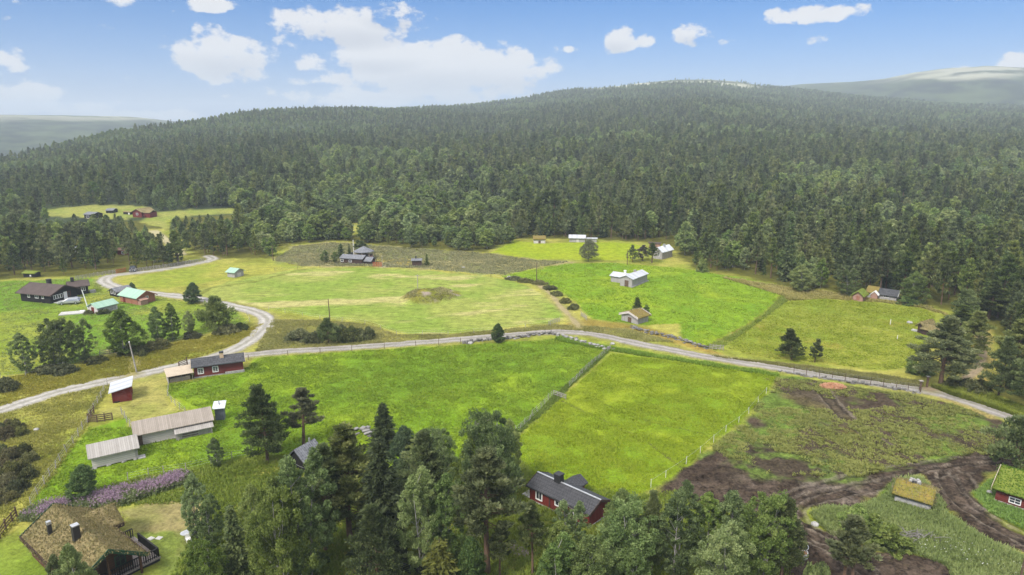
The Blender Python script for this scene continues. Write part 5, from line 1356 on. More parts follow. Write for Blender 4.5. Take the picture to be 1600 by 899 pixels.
# ---- 8 mossy hut
f = ridge_fit((1397, 784), (1451, 800), 783, 760, 20)
r, L, D, hw, rise = house('stone_hut', 'small old hut with a mossy yellow and green roof surrounded by mud', f, 'x', M_STONE, None, o=.3, og=.3, cat='hut', turfm=M_MOSS, seed=12, blades=1800, bm=M_DRYG)
mb = MB(); c_ = (L * .45, D * .62)
for i in range(12):
    a_ = i * 6.283 / 12
    if 3.6 < a_ < 5.6: continue
    mb.box(c_[0] + math.cos(a_) * .45 - .16, c_[0] + math.cos(a_) * .45 + .16, c_[1] + math.sin(a_) * .4 - .14, c_[1] + math.sin(a_) * .4 + .14, hw + rise * .6, hw + rise + .42 + .08 * (i % 3), rz=a_)
ch = mb.build('smoke_hole', M_STONE, r, bevel=.05)
MB().box(c_[0] - .3, c_[0] + .3, c_[1] - .28, c_[1] + .28, hw + rise * .6, hw + rise + .30).build('black_fill', M_CHIMB, ch)  # plain black block filling the ring of stones
MB().box(L + .02, L + .12, .1, D - .1, -.1, hw - .05).build('gable_boards', M_SILVERB, r)
# ---- 9 black cabin with two wings
a, b, c = at(80, 475), at(121, 464), at(47, 467)
L = math.hypot(*(b - a)[:2]); ang = math.atan2(b[1] - a[1], b[0] - a[0]); yv = np.array([-math.sin(ang), math.cos(ang)]); D = (c - a)[:2] @ yv; xoff = (c - a)[:2] @ np.array([math.cos(ang), math.sin(ang)])
print('black cabin', L, D, xoff)
r = thing('black_cabin', 'black cabin of two wings with brown felt roofs and white windows', 'cabin', tuple(a), ang)
hw, rise = 2.2, 1.5
D = max(D, 8)
mb = MB(); gable_walls(mb, 0, L, 0, D, -.3, hw, rise, 'y'); mb.build('wall', M_BLK, r)
mb = MB(); gable_roof(mb, 0, L, 0, D, hw, rise, 'y', .6, .8, .16); mb.build('roof', M_FELT, r)
mb = MB(); barge(mb, 0, L, 0, D, hw, rise, 'y', .6, .8, .16); mb.build('bargeboard', M_BRN, r)
for k in range(4): window(r, 'f', 1.05 + k * .62, 1.35, .58, 1.0, M_WHITE, (0, 0), 0, name='window', fr=.08)
door(r, 'f', L * .56, .1, .95, 1.95, M_WHITE, 0); window(r, 'f', L * .70, 1.35, .8, 1.2, M_RED, (0, 0), 0)
for y, w_ in ((D * .25, .7), (D * .45, 1.1), (D * .72, .8)): window(r, 'l', y, 1.45, w_, .8, M_WHITE, (1, 0), 0, fr=.09)
MB().box(.6, L - .4, -2.2, -.003, -.1, .18).build('terrace', M_CONC, r)
chimney(r, L * .62, D * .55, hw + .9, hw + rise + 1.05, .8, M_CHIMB)
f = ridge_fit((111, 462.5), (139, 459), 449, 439.5, 24, .5)
a2 = f['a']; co_, si_ = math.cos(-ang), math.sin(-ang); w_ = (a2 - a)[:2]; lx, ly = w_[0] * co_ - w_[1] * si_, w_[0] * si_ + w_[1] * co_
da = f['ang'] - ang; hw2, rs2, L2, D2 = f['hw'], f['rise'], f['L'], f['D']
def wing_mesh(mb):
    co2, si2 = math.cos(da), math.sin(da)
    mb.V = [(lx + x * co2 - y * si2, ly + x * si2 + y * co2, z) for x, y, z in mb.V]; return mb
mb = MB(); gable_walls(mb, 0, L2, 0, D2, -.3, hw2, rs2, 'x'); wing_mesh(mb).build('wing_wall', M_BLK, r)
mb = MB(); gable_roof(mb, 0, L2, 0, D2, hw2, rs2, 'x', .5, .5, .16); wing_mesh(mb).build('wing_roof', M_FELT, r)
mb = MB(); mb.box(L2 * .60, L2 * .60 + .95, -.06, .02, .9, 2.0); wo_ = wing_mesh(mb).build('wing_window', M_WHITE, r)
mb = MB(); mb.box(L2 * .60 + .1, L2 * .60 + .42, -.068, -.05, 1.0, 1.9); mb.box(L2 * .60 + .53, L2 * .60 + .85, -.068, -.05, 1.0, 1.9); wing_mesh(mb).build('pane', M_GLASS, wo_)
mb = MB(); mb.box(L2 * .12, L2 * .12 + .75, D2 * .5 - .38, D2 * .5 + .38, hw2 + rs2 * .6, hw2 + rs2 + 1.1); wing_mesh(mb).build('chimney', M_CHIMB, r)
mb = MB(); mb.box(L2 + .3, L2 + 1.6, .2, 1.8, -.1, .6); wing_mesh(mb).build('stone_steps', M_STONE, r)
# ---- 10-15 sheds around
def simple(name, label, A, B, vE, vR, wall, roof, cat='shed', slope=24, o=.35, axis='x', og=.3, t=.11, **kw):
    f = ridge_fit(A, B, vE, vR, slope, o); return house(name, label, f, axis, wall, roof, o, og, t, cat, **kw)
r, L, D, hw, rise = simple('black_shed', 'small black shed with white windows behind the orange-brown green roofed shed', (183.5, 464.5), (206, 459.5), 455, 448.5, M_BLK, M_FELTB)
for y in (D * .3, D * .7): window(r, 'l', y, 1.2, .7, 1.2, M_WHITE, (0, 0), 0)
def gfront(name, label, A, B, Cc, hw, rise, wall, roof, cat='shed', o=.4, og=.4, t=.12, D=None, **kw):
    a, b = at(*A), at(*B); L = math.hypot(*(b - a)[:2]); ang = math.atan2(b[1] - a[1], b[0] - a[0])
    if D is None:
        c = at(*Cc); D = abs((c - a)[:2] @ np.array([-math.sin(ang), math.cos(ang)]))
    return house(name, label, dict(a=a, L=L, ang=ang, D=max(D, 2.0), hw=hw, rise=rise), 'y', wall, roof, o, og, t, cat, **kw)
r, L, D, hw, rise = gfront('orange_brown_shed', 'orange-brown board shed with a mint green sheet roof', (215.5, 477), (243, 470.5), (191, 470.5), 1.75, 1.15, M_RUST, M_GREENY, bargem=M_RUST)
window(r, 'f', L * .55, 1.4, .7, .6, M_WHITE, (1, 0), 0); door(r, 'l', D * .75, 0, .9, 1.5, M_RED, 0)
MB().box(.1, L * .42, -1.1, -.003, -.1, 1.15).build('porch_box', M_PINKISH, r)
mb = MB(); mb.extr([(-1.3, 1.15), (0, 1.5), (0, 1.58), (-1.3, 1.23)], 0, L * .46, 'x'); mb.build('porch_roof', M_PINKISH, r)
r, L, D, hw, rise = simple('grey_log_shed', 'grey log shed with a mint green roof and a red door next to the flagpole', (153, 491), (184, 483), 479, 471, M_SILVER, M_GREEN, slope=27)
door(r, 'l', D * .5, 0, .9, 1.4, M_RED, 0)
MB().box(.4, L - .4, -.045, -.003, .2, hw - .35).build('wall_shingles', M_STONE, r)
r, L, D, hw, rise = gfront('hay_shed', 'tiny grey hay shed with a pale green roof between the two mown fields', (367, 434.2), (381, 430.5), (357, 432.5), 1.5, .75, M_SILVERB, M_GREENY)
MB().box(L * .3, L * .7, -.05, -.003, 0, 1.2).build('door', M_SILVER, r)
r, L, D, hw, rise = simple('brown_cabin', 'brown cabin with grey shingle roofs and white windows at the edge of the heath', (532.5, 411), (566, 413), 405, 398.5, M_BRN, M_FELTB, 'cabin', slope=20)
for x in (.5, L * .45): window(r, 'f', x, hw - .8, 1.0, .8, M_WHITE, (1, 0), 0)
chimney(r, L * .38, D * .55, hw + .3, hw + rise + .7, .5, M_CHIMB)
MB().box(L + .003, L + 2.6, .6, D - .6, -.2, hw - .45).build('porch_wall', M_BRN, r)
mb = MB(); mb.extr([(.1, hw - .75), (D / 2, hw + .25), (D - .1, hw - .75), (D - .1, hw - .62), (D / 2, hw + .38), (.1, hw - .62)], L + .36, L + 3.0, 'x', caps=[(0, 1, 4, 5), (1, 2, 3, 4)]); mb.build('porch_roof', M_FELTB, r)
p = at(569, 403.5)
r = thing('gazebo', 'round open gazebo with a grey hipped roof behind the brown cabin', 'gazebo', tuple(p))
mb = MB(); R0 = 3.3
ring = [(math.cos(k * math.pi / 4) * R0, math.sin(k * math.pi / 4) * R0, 2.3) for k in range(8)]
for k in range(8): mb.face([ring[k], ring[(k + 1) % 8], (0, 0, 3.9)]); mb.face([(ring[(k + 1) % 8][0], ring[(k + 1) % 8][1], 2.2), (ring[k][0], ring[k][1], 2.2), (0, 0, 3.7)])
for k in range(8): mb.face([ring[k], (ring[k][0], ring[k][1], 2.2), (ring[(k + 1) % 8][0], ring[(k + 1) % 8][1], 2.2), ring[(k + 1) % 8]])
mb.build('roof', M_FELTB, r)
for k in range(8): x, y = ring[k][0] * .88, ring[k][1] * .88; MB().box(x - .08, x + .08, y - .08, y + .08, 0, 2.35).build('post', M_TAN, r)
mb = MB()
for k in range(8):
    if k == 6: continue
    p0 = np.array(ring[k]) * .86; p1 = np.array(ring[(k + 1) % 8]) * .86; p0[2] = p1[2] = .5; mb.beam(p0, p1, .06, .9)
mb.build('low_wall', M_PINKISH, r)
r, L, D, hw, rise = simple('small_brown_hut', 'little brown hut with a grey roof and a black stovepipe alone in the heath', (644, 416), (658, 416), 408, 404.5, M_BRN, M_FELTB, slope=18)
chimney(r, L * .4, D * .5, hw, hw + rise + .8, .35, M_CHIMB); door(r, 'r', D * .5, 0, .8, 1.6, M_TAN, L)
# ---- 16-18 at the far bright field
r, L, D, hw, rise = simple('turf_log_hut', 'small grey log hut with a brown turf roof behind the far bright field', (834, 380.5), (852, 380.5), 375, 369.5, M_SILVER, None, 'hut', slope=30, turfm=M_RUSTTURF, seed=20)
MB().box(L * .4, L * .6, -.05, -.003, 0, hw * .6).build('door', M_BRNW, r)
r, L, D, hw, rise = simple('metal_roofed_barn', 'long low barn with a shiny pale metal roof behind the far bright field', (889.5, 378.5), (914, 379), 373, 367.5, M_SILVERB, M_METAL, 'barn', slope=24, o=.5)
MB().box(L + .4, L + 4.2, .5, 2.8, -.2, 1.25).build('annex', M_SILVERB, r); MB().box(L + .36, L + 4.5, .2, 3.1, 1.253, 1.35).build('annex_roof', M_METAL, r)
MB().box(L * .45, L * .6, -.05, -.003, 0, hw * .8).build('door', M_SILVER, r)
r, L, D, hw, rise = gfront('white_roofed_house', 'grey house with a bright white sheet metal roof half hidden behind pines', (1020.5, 404), (1034, 406), None, 2.5, 1.2, M_SILVERB, M_WHITER, 'house', D=6.5)
window(r, 'f', L * .62, 1.5, .8, 1.0, M_WHITE, (1, 0), 0); chimney(r, L * .6, D * .5, hw + .5, hw + rise + .7, .55, M_STEEL)
r, L, D, hw, rise = simple('weathered_red_shed', 'low reddish shed with a flat dark roof behind the white roofed house', (1014, 388), (1031, 389), 381, 379, M_PINKISH, M_FELT, slope=10)
MB().box(L * .3, L * .5, -.05, -.003, 0, 1.3).build('door', M_BRN, r)
# ---- 19 grey barn in the green field
r, L, D, hw, rise = simple('grey_barn', 'weathered grey barn with pale metal roofs standing alone in the bright green field', (987.5, 449.5), (1011, 440), 433, 426.5, M_SILVERB, M_METAL, 'barn', slope=22)
mb = MB(); gable_walls(mb, L * .30, L * .72, D + .003, D + 4.2, -.2, 1.75, .65, 'y'); mb.build('side_wing', M_SILVERB, r)
mb = MB(); gable_roof(mb, L * .30, L * .72, D - .6, D + 4.2, 1.75, .65, 'y', .4, .35, .11); mb.build('side_wing_roof', M_METALY, r)
MB().box(-.05, -.003, D * .3, D * .62, 0, 1.7).build('door', M_BRNW, r)
chimney(r, L * .18, D * .85, hw + .2, hw + rise + 1.0, .5, M_WHITE); chimney(r, L * .62, D * .58, hw + .4, hw + rise + .55, .55, M_SILVERB)
MB().box(-.5, L + .6, -.25, -.003, -.2, .25).build('foundation', M_STONE, r)
# ---- 20 hut with a spruce on the roof
r, L, D, hw, rise = gfront('overgrown_log_hut', 'small grey log hut with a flowering turf roof and a young spruce on top', (971, 500.5), (996, 507.5), (1010, 505), 1.45, .75, M_SILVERB, None, 'hut', D=3.6, turfm=M_RUSTTURF, seed=25, blades=700, bm=M_DRYG, bargem=M_SILVER)
MB().box(L * .4, L * .62, -.05, -.003, 0, 1.15).build('door', M_BRNW, r)
# ---- 21-23 cabins of the right field
r, L, D, hw, rise = gfront('small_turf_hut', 'small log hut with a grassy turf roof left of the long slate cabin', (1332, 469.5), (1347.5, 472), (1351, 470), 1.45, .9, M_PINKISH, None, 'hut', D=3.2, turfm=M_TURFG, seed=30, blades=500, bm=M_LUSH)
MB().box(L * .35, L * .68, -.05, -.003, .3, 1.3).build('door', M_RUST, r)
r, L, D, hw, rise = simple('slate_roofed_cabin', 'long pale cabin with a roof half turf and half black slate at the forest edge', (1354, 465), (1400, 471.5), 461.5, 451.5, M_SILVERB, M_SLATE, 'cabin', slope=27, o=.4, bargem=M_WHITE)
mb = MB(); s_ = rise / (D / 2); mb.extr([(-.45, hw - .45 * s_ + .16), (D / 2 - .02, hw + rise + .16), (D / 2 - .02, hw + rise + .36), (-.45, hw - .45 * s_ + .36)], -.3, L * .36, 'x'); mb.build('turf_cover', M_RUSTTURF, r)
mb = MB(); gable_walls(mb, L * .18, L * .40, -1.5, -.003, -.1, 1.35, .7, 'y'); mb.build('porch', M_PINKISH, r)
mb = MB(); gable_roof(mb, L * .18, L * .40, -1.5, -.45, 1.35, .7, 'y', .25, .25, .1); mb.build('porch_roof', M_WHITE, r)
window(r, 'f', L * .66, .95, 1.2, .6, M_WHITE, (2, 0), 0)
r, L, D, hw, rise = gfront('sunken_turf_hut', 'low dark hut with two turf roofs half hidden by the pines of the right field', (1433, 519.5), (1441, 521.5), None, 1.6, .5, M_BRN, None, 'hut', D=4.0, turfm=M_TURFB, seed=33, blades=600)
mb = MB(); mb.box(L + .1, L + 3.6, -.6, 2.8, -.2, 1.15); mb.build('side_room', M_BRN, r)
turf(r, L + .1, L + 3.6, -.6, 2.8, 1.15, .5, 'x', M_TURFB, .3, .3, .25, 34, 500, name='side_turf_roof'); MB().box(-1.3, -.2, .2, .9, -.05, .3).build('bench_slab', M_CONC, r)
# ---- far cabins and those in the wood
r, L, D, hw, rise = simple('far_black_cabin', 'black cabin with a grey roof in the distant clearing, front of two', (132, 341.5), (146, 342.5), 336, 331.5, M_BLK, M_FELTB, 'cabin', slope=18)
window(r, 'f', L * .4, hw - 1.1, 1.6, 1.2, M_WHITE, (1, 0), 0)
r, L, D, hw, rise = simple('far_black_cabin', 'black cabin with a grey roof farther back by the forest of the distant clearing', (166, 333.5), (177, 334), 329.5, 326, M_BLK, M_FELTB, 'cabin', slope=18)
r, L, D, hw, rise = simple('far_black_shed', 'dark shed with a white door left of the distant red cabin', (193, 335.5), (204, 336), 332, 330.5, M_BLK, M_TURFB, 'shed', slope=12)
MB().box(L * .7, L * .9, -.06, -.003, 0, hw * .85).build('door', M_WHITE, r)
r, L, D, hw, rise = gfront('far_red_cabin', 'bright red cabin with a turf roof in the distant clearing', (208, 340), (222, 340.5), None, 2.3, 1.2, M_RED, None, 'cabin', D=7, turfm=M_TURFB, seed=40)
window(r, 'f', L * .5, 1.4, 1.1, 1.0, M_WHITE, (1, 0), 0); MB().box(L + .003, L + 4, .6, 4.5, -.2, 2.1).build('side_room', M_RED, r); turf(r, L + .3, L + 4, .6, 4.5, 2.1, .8, 'x', M_TURFB, .3, .2, .2, 41, name='side_turf_roof')
r, L, D, hw, rise = simple('wood_cabin', 'pale blue-roofed cabin glimpsed between the trees of the left wood', (117, 396), (138, 396), 390, 384, M_SILVERB, M_WHITER, 'cabin', slope=22)
window(r, 'f', L * .5, hw - .9, 1.2, 1.0, M_WHITE, (1, 0), 0)
r, L, D, hw, rise = simple('wood_red_cabin', 'red cabin glimpsed between the trees of the left wood', (184, 398), (201, 398.5), 392, 388, M_RED, M_PINKISH, 'cabin', slope=22)
window(r, 'f', L * .5, hw - .9, 1.0, .9, M_WHITE, (1, 0), 0)
r, L, D, hw, rise = simple('black_hut', 'low black turf-roofed hut in the grass at the left wood', (37, 433.5), (55, 434), 428.5, 425, M_BLK, None, 'hut', slope=14, turfm=M_TURFG, seed=44)
MB().box(L * .55, L * .68, -.06, -.003, .3, hw * .7).build('hatch', M_WHITE, r)
# ---- dark shed roof at the left edge of the grove
p = at(464, 733)
r = thing('tarred_shed', 'small black shed with a steep roof at the upper left edge of the grove', 'shed', tuple(p), -.5)
mb = MB(); gable_walls(mb, -1.2, 1.2, 0, 3.0, -.2, 1.5, 1.1, 'y'); mb.build('wall', M_BLK, r)
mb = MB(); gable_roof(mb, -1.2, 1.2, 0, 3.0, 1.5, 1.1, 'y', .35, .3, .1); mb.build('roof', M_FELTB, r)
MB().box(-.08, .08, 2.3, 2.46, 2.3, 3.2).build('stovepipe', M_STEEL, r)
# ================================================================== FENCES, POLES, CARS, SMALL THINGS
def polyline(pts, step):
    P = [at(*p) for p in pts]; out = []
    for a, b in zip(P[:-1], P[1:]):
        n = max(1, int(round(np.linalg.norm(b - a) / step)))
        for i in range(n): out.append(a + (b - a) * i / n)
    out.append(P[-1]); return out

def fence(name, label, pts, step, h, pm, pr=.06, rails=(), rm=None, rw=.03, rh=None, wires=(), cat='fence', lean=.06, group=None, railname='rail'):
    P = polyline(pts, step); o = P[0]; g = random.Random(len(P) * 31 + int(pts[0][0]))
    r = thing(name, label, cat, tuple(o), 0, group); tops = []
    for p in P:
        q = p - o; d = np.array([g.gauss(0, lean), g.gauss(0, lean), 0]); hh = h * g.uniform(.9, 1.1)
        mb = MB(); mb.tube([q + [0, 0, -.2], q + d * .5 + [0, 0, hh * .5], q + d + [0, 0, hh]], [pr, pr, pr * .85], 6); mb.build('post', pm, r); tops.append((q, d))
    for z in rails:
        mb = MB()
        for (q0, d0), (q1, d1) in zip(tops[:-1], tops[1:]):
            j = g.uniform(-.03, .03); mb.beam(q0 + d0 * z / h + [0, 0, z + j], q1 + d1 * z / h + [0, 0, z - j], rw, rh or rw * 2.4)
        mb.build(railname, rm or pm, r)
    if wires:
        mb = MB()
        for z in wires:
            for (q0, d0), (q1, d1) in zip(tops[:-1], tops[1:]): mb.beam(q0 + d0 * z / h + [0, 0, z], q1 + d1 * z / h + [0, 0, z], .012)
        mb.build('wire', M_STEEL, r)
    return r

W3 = (.35, .7, 1.0)
fence('wire_fence', 'weathered post and wire fence running down the left slope to the fireweed', [(168, 603), (158, 622), (147, 640), (136, 662), (115, 693), (95, 722), (70, 757), (48, 790)], 2.2, 1.15, M_FENCE, .055, wires=W3, lean=.12)
fence('wire_fence', 'post and wire fence between the yellow cut grass and the long barn', [(191, 648), (198, 660), (207, 674)], 1.8, 1.1, M_FENCE, .06, wires=W3)
fence('wire_fence', 'curved post and wire fence between the yellow cut grass and the bright green meadow', [(264, 600), (262, 619), (268, 629), (280, 640), (290, 646)], 2.4, 1.1, M_FENCE, .05, wires=W3)
fence('board_fence', 'dark brown board gate fence across the corner of the yellow cut grass', [(138, 660), (152, 660), (164, 658.5), (176, 656.5)], 1.5, 1.2, M_BRNW, .08, rails=(.2, .5, .8, 1.08), rh=.16, lean=.01)
fence('board_fence', 'short leaning brown board fence at the corner post of the left slope', [(138, 659), (147, 646)], 1.6, 1.25, M_BRNW, .08, rails=(.25, .6, .95), rh=.16, lean=.03)
fence('rail_fence', 'brown slanted rail fence at the left edge above the turf roofed cabin', [(-12, 852), (0, 842), (10, 828), (20, 816), (27, 808)], 2.0, 1.25, M_BRNW, .09, rails=(.3, .65, 1.0), rh=.14, lean=.03)
fence('wooden_fence', 'grey wooden rail fence between the row of birches and the utility pole', [(156, 557), (172, 554), (190, 548.5)], 2.0, 1.15, M_FENCE, .07, rails=(.35, .7, 1.0), rh=.11)
fence('wire_fence', 'thin wire fence on grey posts along the lower edge of the left pasture', [(0, 592), (40, 587), (100, 575), (150, 562), (215, 547), (300, 530), (380, 514), (390, 503), (386, 492)], 4.5, 1.0, M_FENCE, .05, wires=(.5, .95))
fence('wire_fence', 'long wire fence on thin posts between the side road and the green meadow', [(388, 563), (450, 556), (550, 549), (650, 541), (720, 537)], 5.0, 1.1, M_BRNW, .05, wires=W3, lean=.04)
fence('wire_fence', 'wire fence on thin dark posts along the lower rim of the big hay field', [(420, 486), (500, 499), (570, 507), (620, 523), (700, 524), (780, 518), (860, 509)], 6.0, 1.0, M_FENCE, .045, wires=(.5, .95))
fence('wire_fence', 'wire fence on dark posts along the upper rim of the big hay field', [(430, 424), (500, 419), (570, 417), (640, 419), (740, 429), (795, 437)], 7.0, 1.0, M_BRNW, .05, wires=(.5, .95))
fence('net_fence', 'grey net fence in tall grass between the two front green fields, upper part', [(954, 546), (930, 566), (910, 584), (890, 604)], 1.6, 1.05, M_FENCE, .045, wires=(.2, .45, .7, .95), lean=.1)
fence('net_fence', 'grey net fence in tall grass between the two front green fields, lower part', [(862, 620), (840, 645), (820, 664), (799, 684)], 1.6, 1.05, M_FENCE, .045, wires=(.2, .45, .7, .95), lean=.1)
fence('slat_gate', 'grey broken slat panel where the net fence opens into the right bright field', [(864, 618), (884, 625)], .9, .9, M_FENCE, .05, rails=(.3, .6, .85), rh=.1, cat='gate')
P = [(1197, 615), (1185, 629), (1170, 647), (1154, 661), (1134, 675), (1115, 691), (1094, 709), (1072, 726), (1040, 747), (1017, 762)]
fence('electric_fence', 'row of white plastic fence posts between the bright field and the ploughed field', P, 60, 1.05, M_WHITE, .028, wires=(.95,), lean=.04)
fence('wire_fence', 'tall grey wire net fence along the right part of the side road', [(1240, 585), (1300, 594), (1340, 600), (1400, 609), (1437, 615)], 1.9, 1.5, M_BRNW, .045, wires=(.3, .6, .9, 1.2, 1.45), lean=.02)
fence('pole_fence', 'pale slanting pole fence along the road in front of the left wood', [(203, 427), (230, 423), (260, 419), (290, 414), (318, 409)], .9, 1.25, M_FENCE, .07, rails=(.3, .55, .8, 1.05), rw=.06, rh=.10, lean=.16)
fence('pole_fence', 'pale pole fence left of the orange gate at the edge of the wood', [(118, 438), (140, 434), (160, 431), (181, 427.5)], .95, 1.2, M_FENCE, .07, rails=(.3, .55, .8, 1.05), rw=.06, rh=.10, lean=.14)
fence('picket_gate', 'orange wooden gate between the two pole fences', [(182, 428), (197, 425)], .35, 1.3, M_ORANGEW, .06, rails=(.35, 1.0), rw=.05, rh=.16, lean=.01, cat='gate')
fence('picket_gate', 'red gate with crossed boards right of the brown cabin', [(583, 417), (597, 417)], .55, 1.5, M_ORANGEW, .09, rails=(.3, .75, 1.15), rw=.06, rh=.16, lean=.03, cat='gate')
fence('stock_gate', 'brown farm gate at the road left of the dark red house', [(280, 576), (293, 571)], 2.0, 1.4, M_BRNW, .10, rails=(.3, .6, .9, 1.2), rh=.12, lean=.02, cat='gate')
fence('panel_fence', 'short grey slat fence at the lower right corner of the big hay field', [(857, 509), (874, 503.5)], .7, 1.2, M_FENCE, .05, rails=(.3, .6, .9), rh=.1)
fence('panel_fence', 'short grey slat fence at the end of the footpath by the green barn field', [(908, 494), (917, 501)], .7, 1.25, M_FENCE, .05, rails=(.3, .6, .9), rh=.1)
fence('panel_fence', 'pale slat gate in the lower corner between the barn field and the right field', [(1108, 546), (1130, 548)], .7, 1.2, M_FENCE, .05, rails=(.3, .6, .9), rh=.1)
fence('wire_fence', 'wire fence on grey posts behind the fireweed below the grey barns', [(200, 752), (232, 745), (256, 741), (291, 736), (330, 726), (395, 712)], 3.2, 1.15, M_FENCE, .05, wires=(.4, .75, 1.05))
fence('board_gate', 'black board gate panel, left half, at the bottom of the grove', [(620, 892), (641, 899)], 1.3, 1.25, M_BLACKW, .08, rails=(.25, .45, .65, .85, 1.05), rh=.10, lean=.01, cat='gate')
fence('board_gate', 'black board gate panel, right half, at the bottom of the grove', [(648, 894), (660, 903)], 1.0, 1.25, M_BLACKW, .08, rails=(.25, .45, .65, .85, 1.05), rh=.10, lean=.01, cat='gate')
fence('board_fence', 'dark fence slanting up beside the distant red cabin', [(225, 341.5), (232, 336), (240, 332)], 2.5, 1.2, M_BRN, .10, rails=(.3, .7, 1.1), rh=.2, lean=.01)
# gate at the end of the road fence
a, b = at(1437, 613), at(1448, 606)
r = thing('road_gate', 'open wooden gate with two capped posts across the side road', 'gate', tuple(a))
for q in (a, b):
    d = q - a; mb = MB(); mb.box(d[0] - .12, d[0] + .12, d[1] - .12, d[1] + .12, -.2, 1.9); p_ = mb.build('gate_post', M_BRNW, r)
    mb = MB(); mb.box(d[0] - .28, d[0] + .28, d[1] - .28, d[1] + .28, 1.902, 1.98); mb.build('post_cap', M_FENCE, p_)
mb = MB(); d = (b - a) * .5
for z in (.3, .6, .9, 1.2): mb.beam(np.array([.15, 0, z]), np.array([d[0] * .6, d[1] * 1.2, z]), .05, .12)
mb.beam(np.array([.15, 0, .3]), np.array([d[0] * .6, d[1] * 1.2, 1.2]), .05, .1); mb.build('gate_leaf', M_FENCE, r)

# dry stone walls: many irregular stones, one mesh each
def stone_wall(label, pts, h, w, n_rows, seed):
    P = [at(*p) for p in pts]; g = np.random.default_rng(seed); V = []; Fq = []; o = P[0]
    cube = np.array([[x, y, z] for z in (-1, 1) for y in (-1, 1) for x in (-1, 1)], float); fs = np.array([(0, 2, 3, 1), (4, 5, 7, 6), (0, 1, 5, 4), (2, 6, 7, 3), (0, 4, 6, 2), (1, 3, 7, 5)])
    tint = []
    for a, b in zip(P[:-1], P[1:]):
        L = np.linalg.norm(b - a); d = (b - a) / L; ang = math.atan2(d[1], d[0])
        for row in range(n_rows):
            s = 0
            while s < L:
                l = g.uniform(.3, .85); sz = np.array([l / 2, w * g.uniform(.3, .55), h / n_rows * g.uniform(.45, .75)])
                c = cube * sz * g.uniform(.72, 1.0, (8, 3)); t = ang + g.normal() * .2; R_ = np.array([[math.cos(t), -math.sin(t), 0], [math.sin(t), math.cos(t), 0], [0, 0, 1]])
                p = a + d * (s + l / 2) + np.array([-d[1], d[0], 0]) * g.normal() * w * .22 * (1 + (row == 0))
                if g.random() > .12 * (row + 1): 
                    Fq.append(fs + len(V) * 8); V.append(c @ R_.T + p - o + [0, 0, h / n_rows * (row + .3)]); tint.append(np.full(8, g.random()))
                s += l
    me = npmesh('stone_wall', np.concatenate(V), None, [M_STONEW], tint=np.concatenate(tint), Q=np.concatenate(Fq))
    ob = link('stone_wall', me, None, tuple(o)); tag(ob, label, 'wall'); bv = ob.modifiers.new('bevel', 'BEVEL'); bv.width = .05; bv.segments = 1; return ob
M_STONEW = mat_foliage('lichen_stone', (.12, .113, .105), (.205, .195, .18), (.32, .31, .29), 0.0, .95)
stone_wall('dry stone wall beside the single small tree below the side road', [(722, 537), (760, 532), (800, 529), (835, 524), (862, 521)], .6, .8, 3, 1)
stone_wall('overgrown dry stone wall between the bend of the side road and the green meadow', [(862, 522), (890, 530), (920, 539), (955, 548)], .6, .9, 2, 2)
stone_wall('grey dry stone wall along the lower edge of the bright green barn field', [(985, 512), (1010, 519), (1060, 530), (1105, 546)], .55, .8, 3, 3)
stone_wall('low stone edge under the right part of the side road above the ploughed field', [(1215, 580), (1270, 589), (1330, 598), (1400, 608), (1436, 614)], .35, .7, 2, 4)
stone_wall('low grey stone pile at the grove edge above the meadow', [(555, 672), (566, 675), (579, 683)], .45, 1.3, 2, 5)

# poles
def pole(u, v, vt, label, m, rad=.11, name='utility_pole', cat='pole', top=None, arm=True, lean=0):
    p = at(u, v); h = zsolve(p[1], vt) - p[2]; r = thing(name, label, cat, tuple(p))
    mb = MB(); mb.tube([(0, 0, -.3), (lean * .5, 0, h * .5), (lean, 0, h)], [rad, rad * .88, rad * .72], 10); mb.build('shaft', m, r)
    if arm: mb = MB(); mb.beam((lean - .5, 0, h - .35), (lean + .5, 0, h - .35), .09, .11); k = mb.build('crossarm', M_FENCE, r)
    if top: mb = MB(); mb.tube([(lean, 0, h), (lean, 0, h + .14)], [rad * .95, rad * .6], 10); mb.build('cap', top, r)
    return r
pole(214, 583, 535, 'grey utility pole with a pale top beside the red shed road', M_FENCE, .13, top=M_WHITE, arm=False, lean=-.6)
pole(515.5, 500, 467, 'bare utility pole at the lower rim of the big hay field', M_BRNW, .11, arm=False, lean=-.1)
pole(653, 457, 429, 'thin pole with a crosspiece standing behind the grassy mound', M_FENCE, .10, lean=0)
pole(427, 408, 384, 'dark utility pole at the left end of the heath', M_BRNW, .14, arm=False)
pole(838.5, 437, 410, 'dark utility pole above the junipers at the footpath', M_BRNW, .12, arm=False)
pole(980, 414, 390, 'dark pole at the right end of the far bright field', M_BRNW, .12, arm=False)
pole(1592, 915, 846, 'dark pole at the lower right corner beside the green island', M_BRNW, .10, arm=False, lean=.1)
pole(1391, 507, 499, 'white marker stick standing in the right field', M_WHITE, .07, 'marker_post', 'post', arm=False)
pole(1402, 530, 524, 'second white marker stick in the right field, nearer the road', M_WHITE, .07, 'marker_post', 'post', arm=False)
r = pole(139.5, 487, 453.5, 'white flagpole between the black cabin and the grey green roofed shed', M_WHITE, .13, 'flagpole', 'flagpole', arm=False, lean=-.95)
mb = MB(); mb.tube([(-.95, 0, 5.2), (-.95, 0, 5.35)], [.1, .05], 8)
r = pole(553, 400, 375, 'white flagpole behind the brown cabin', M_WHITE, .12, 'flagpole', 'flagpole', arm=False)
r = pole(597.5, 418, 399, 'slim grey mast beside the red gate', M_FENCE, .07, 'mast', 'pole', arm=False)

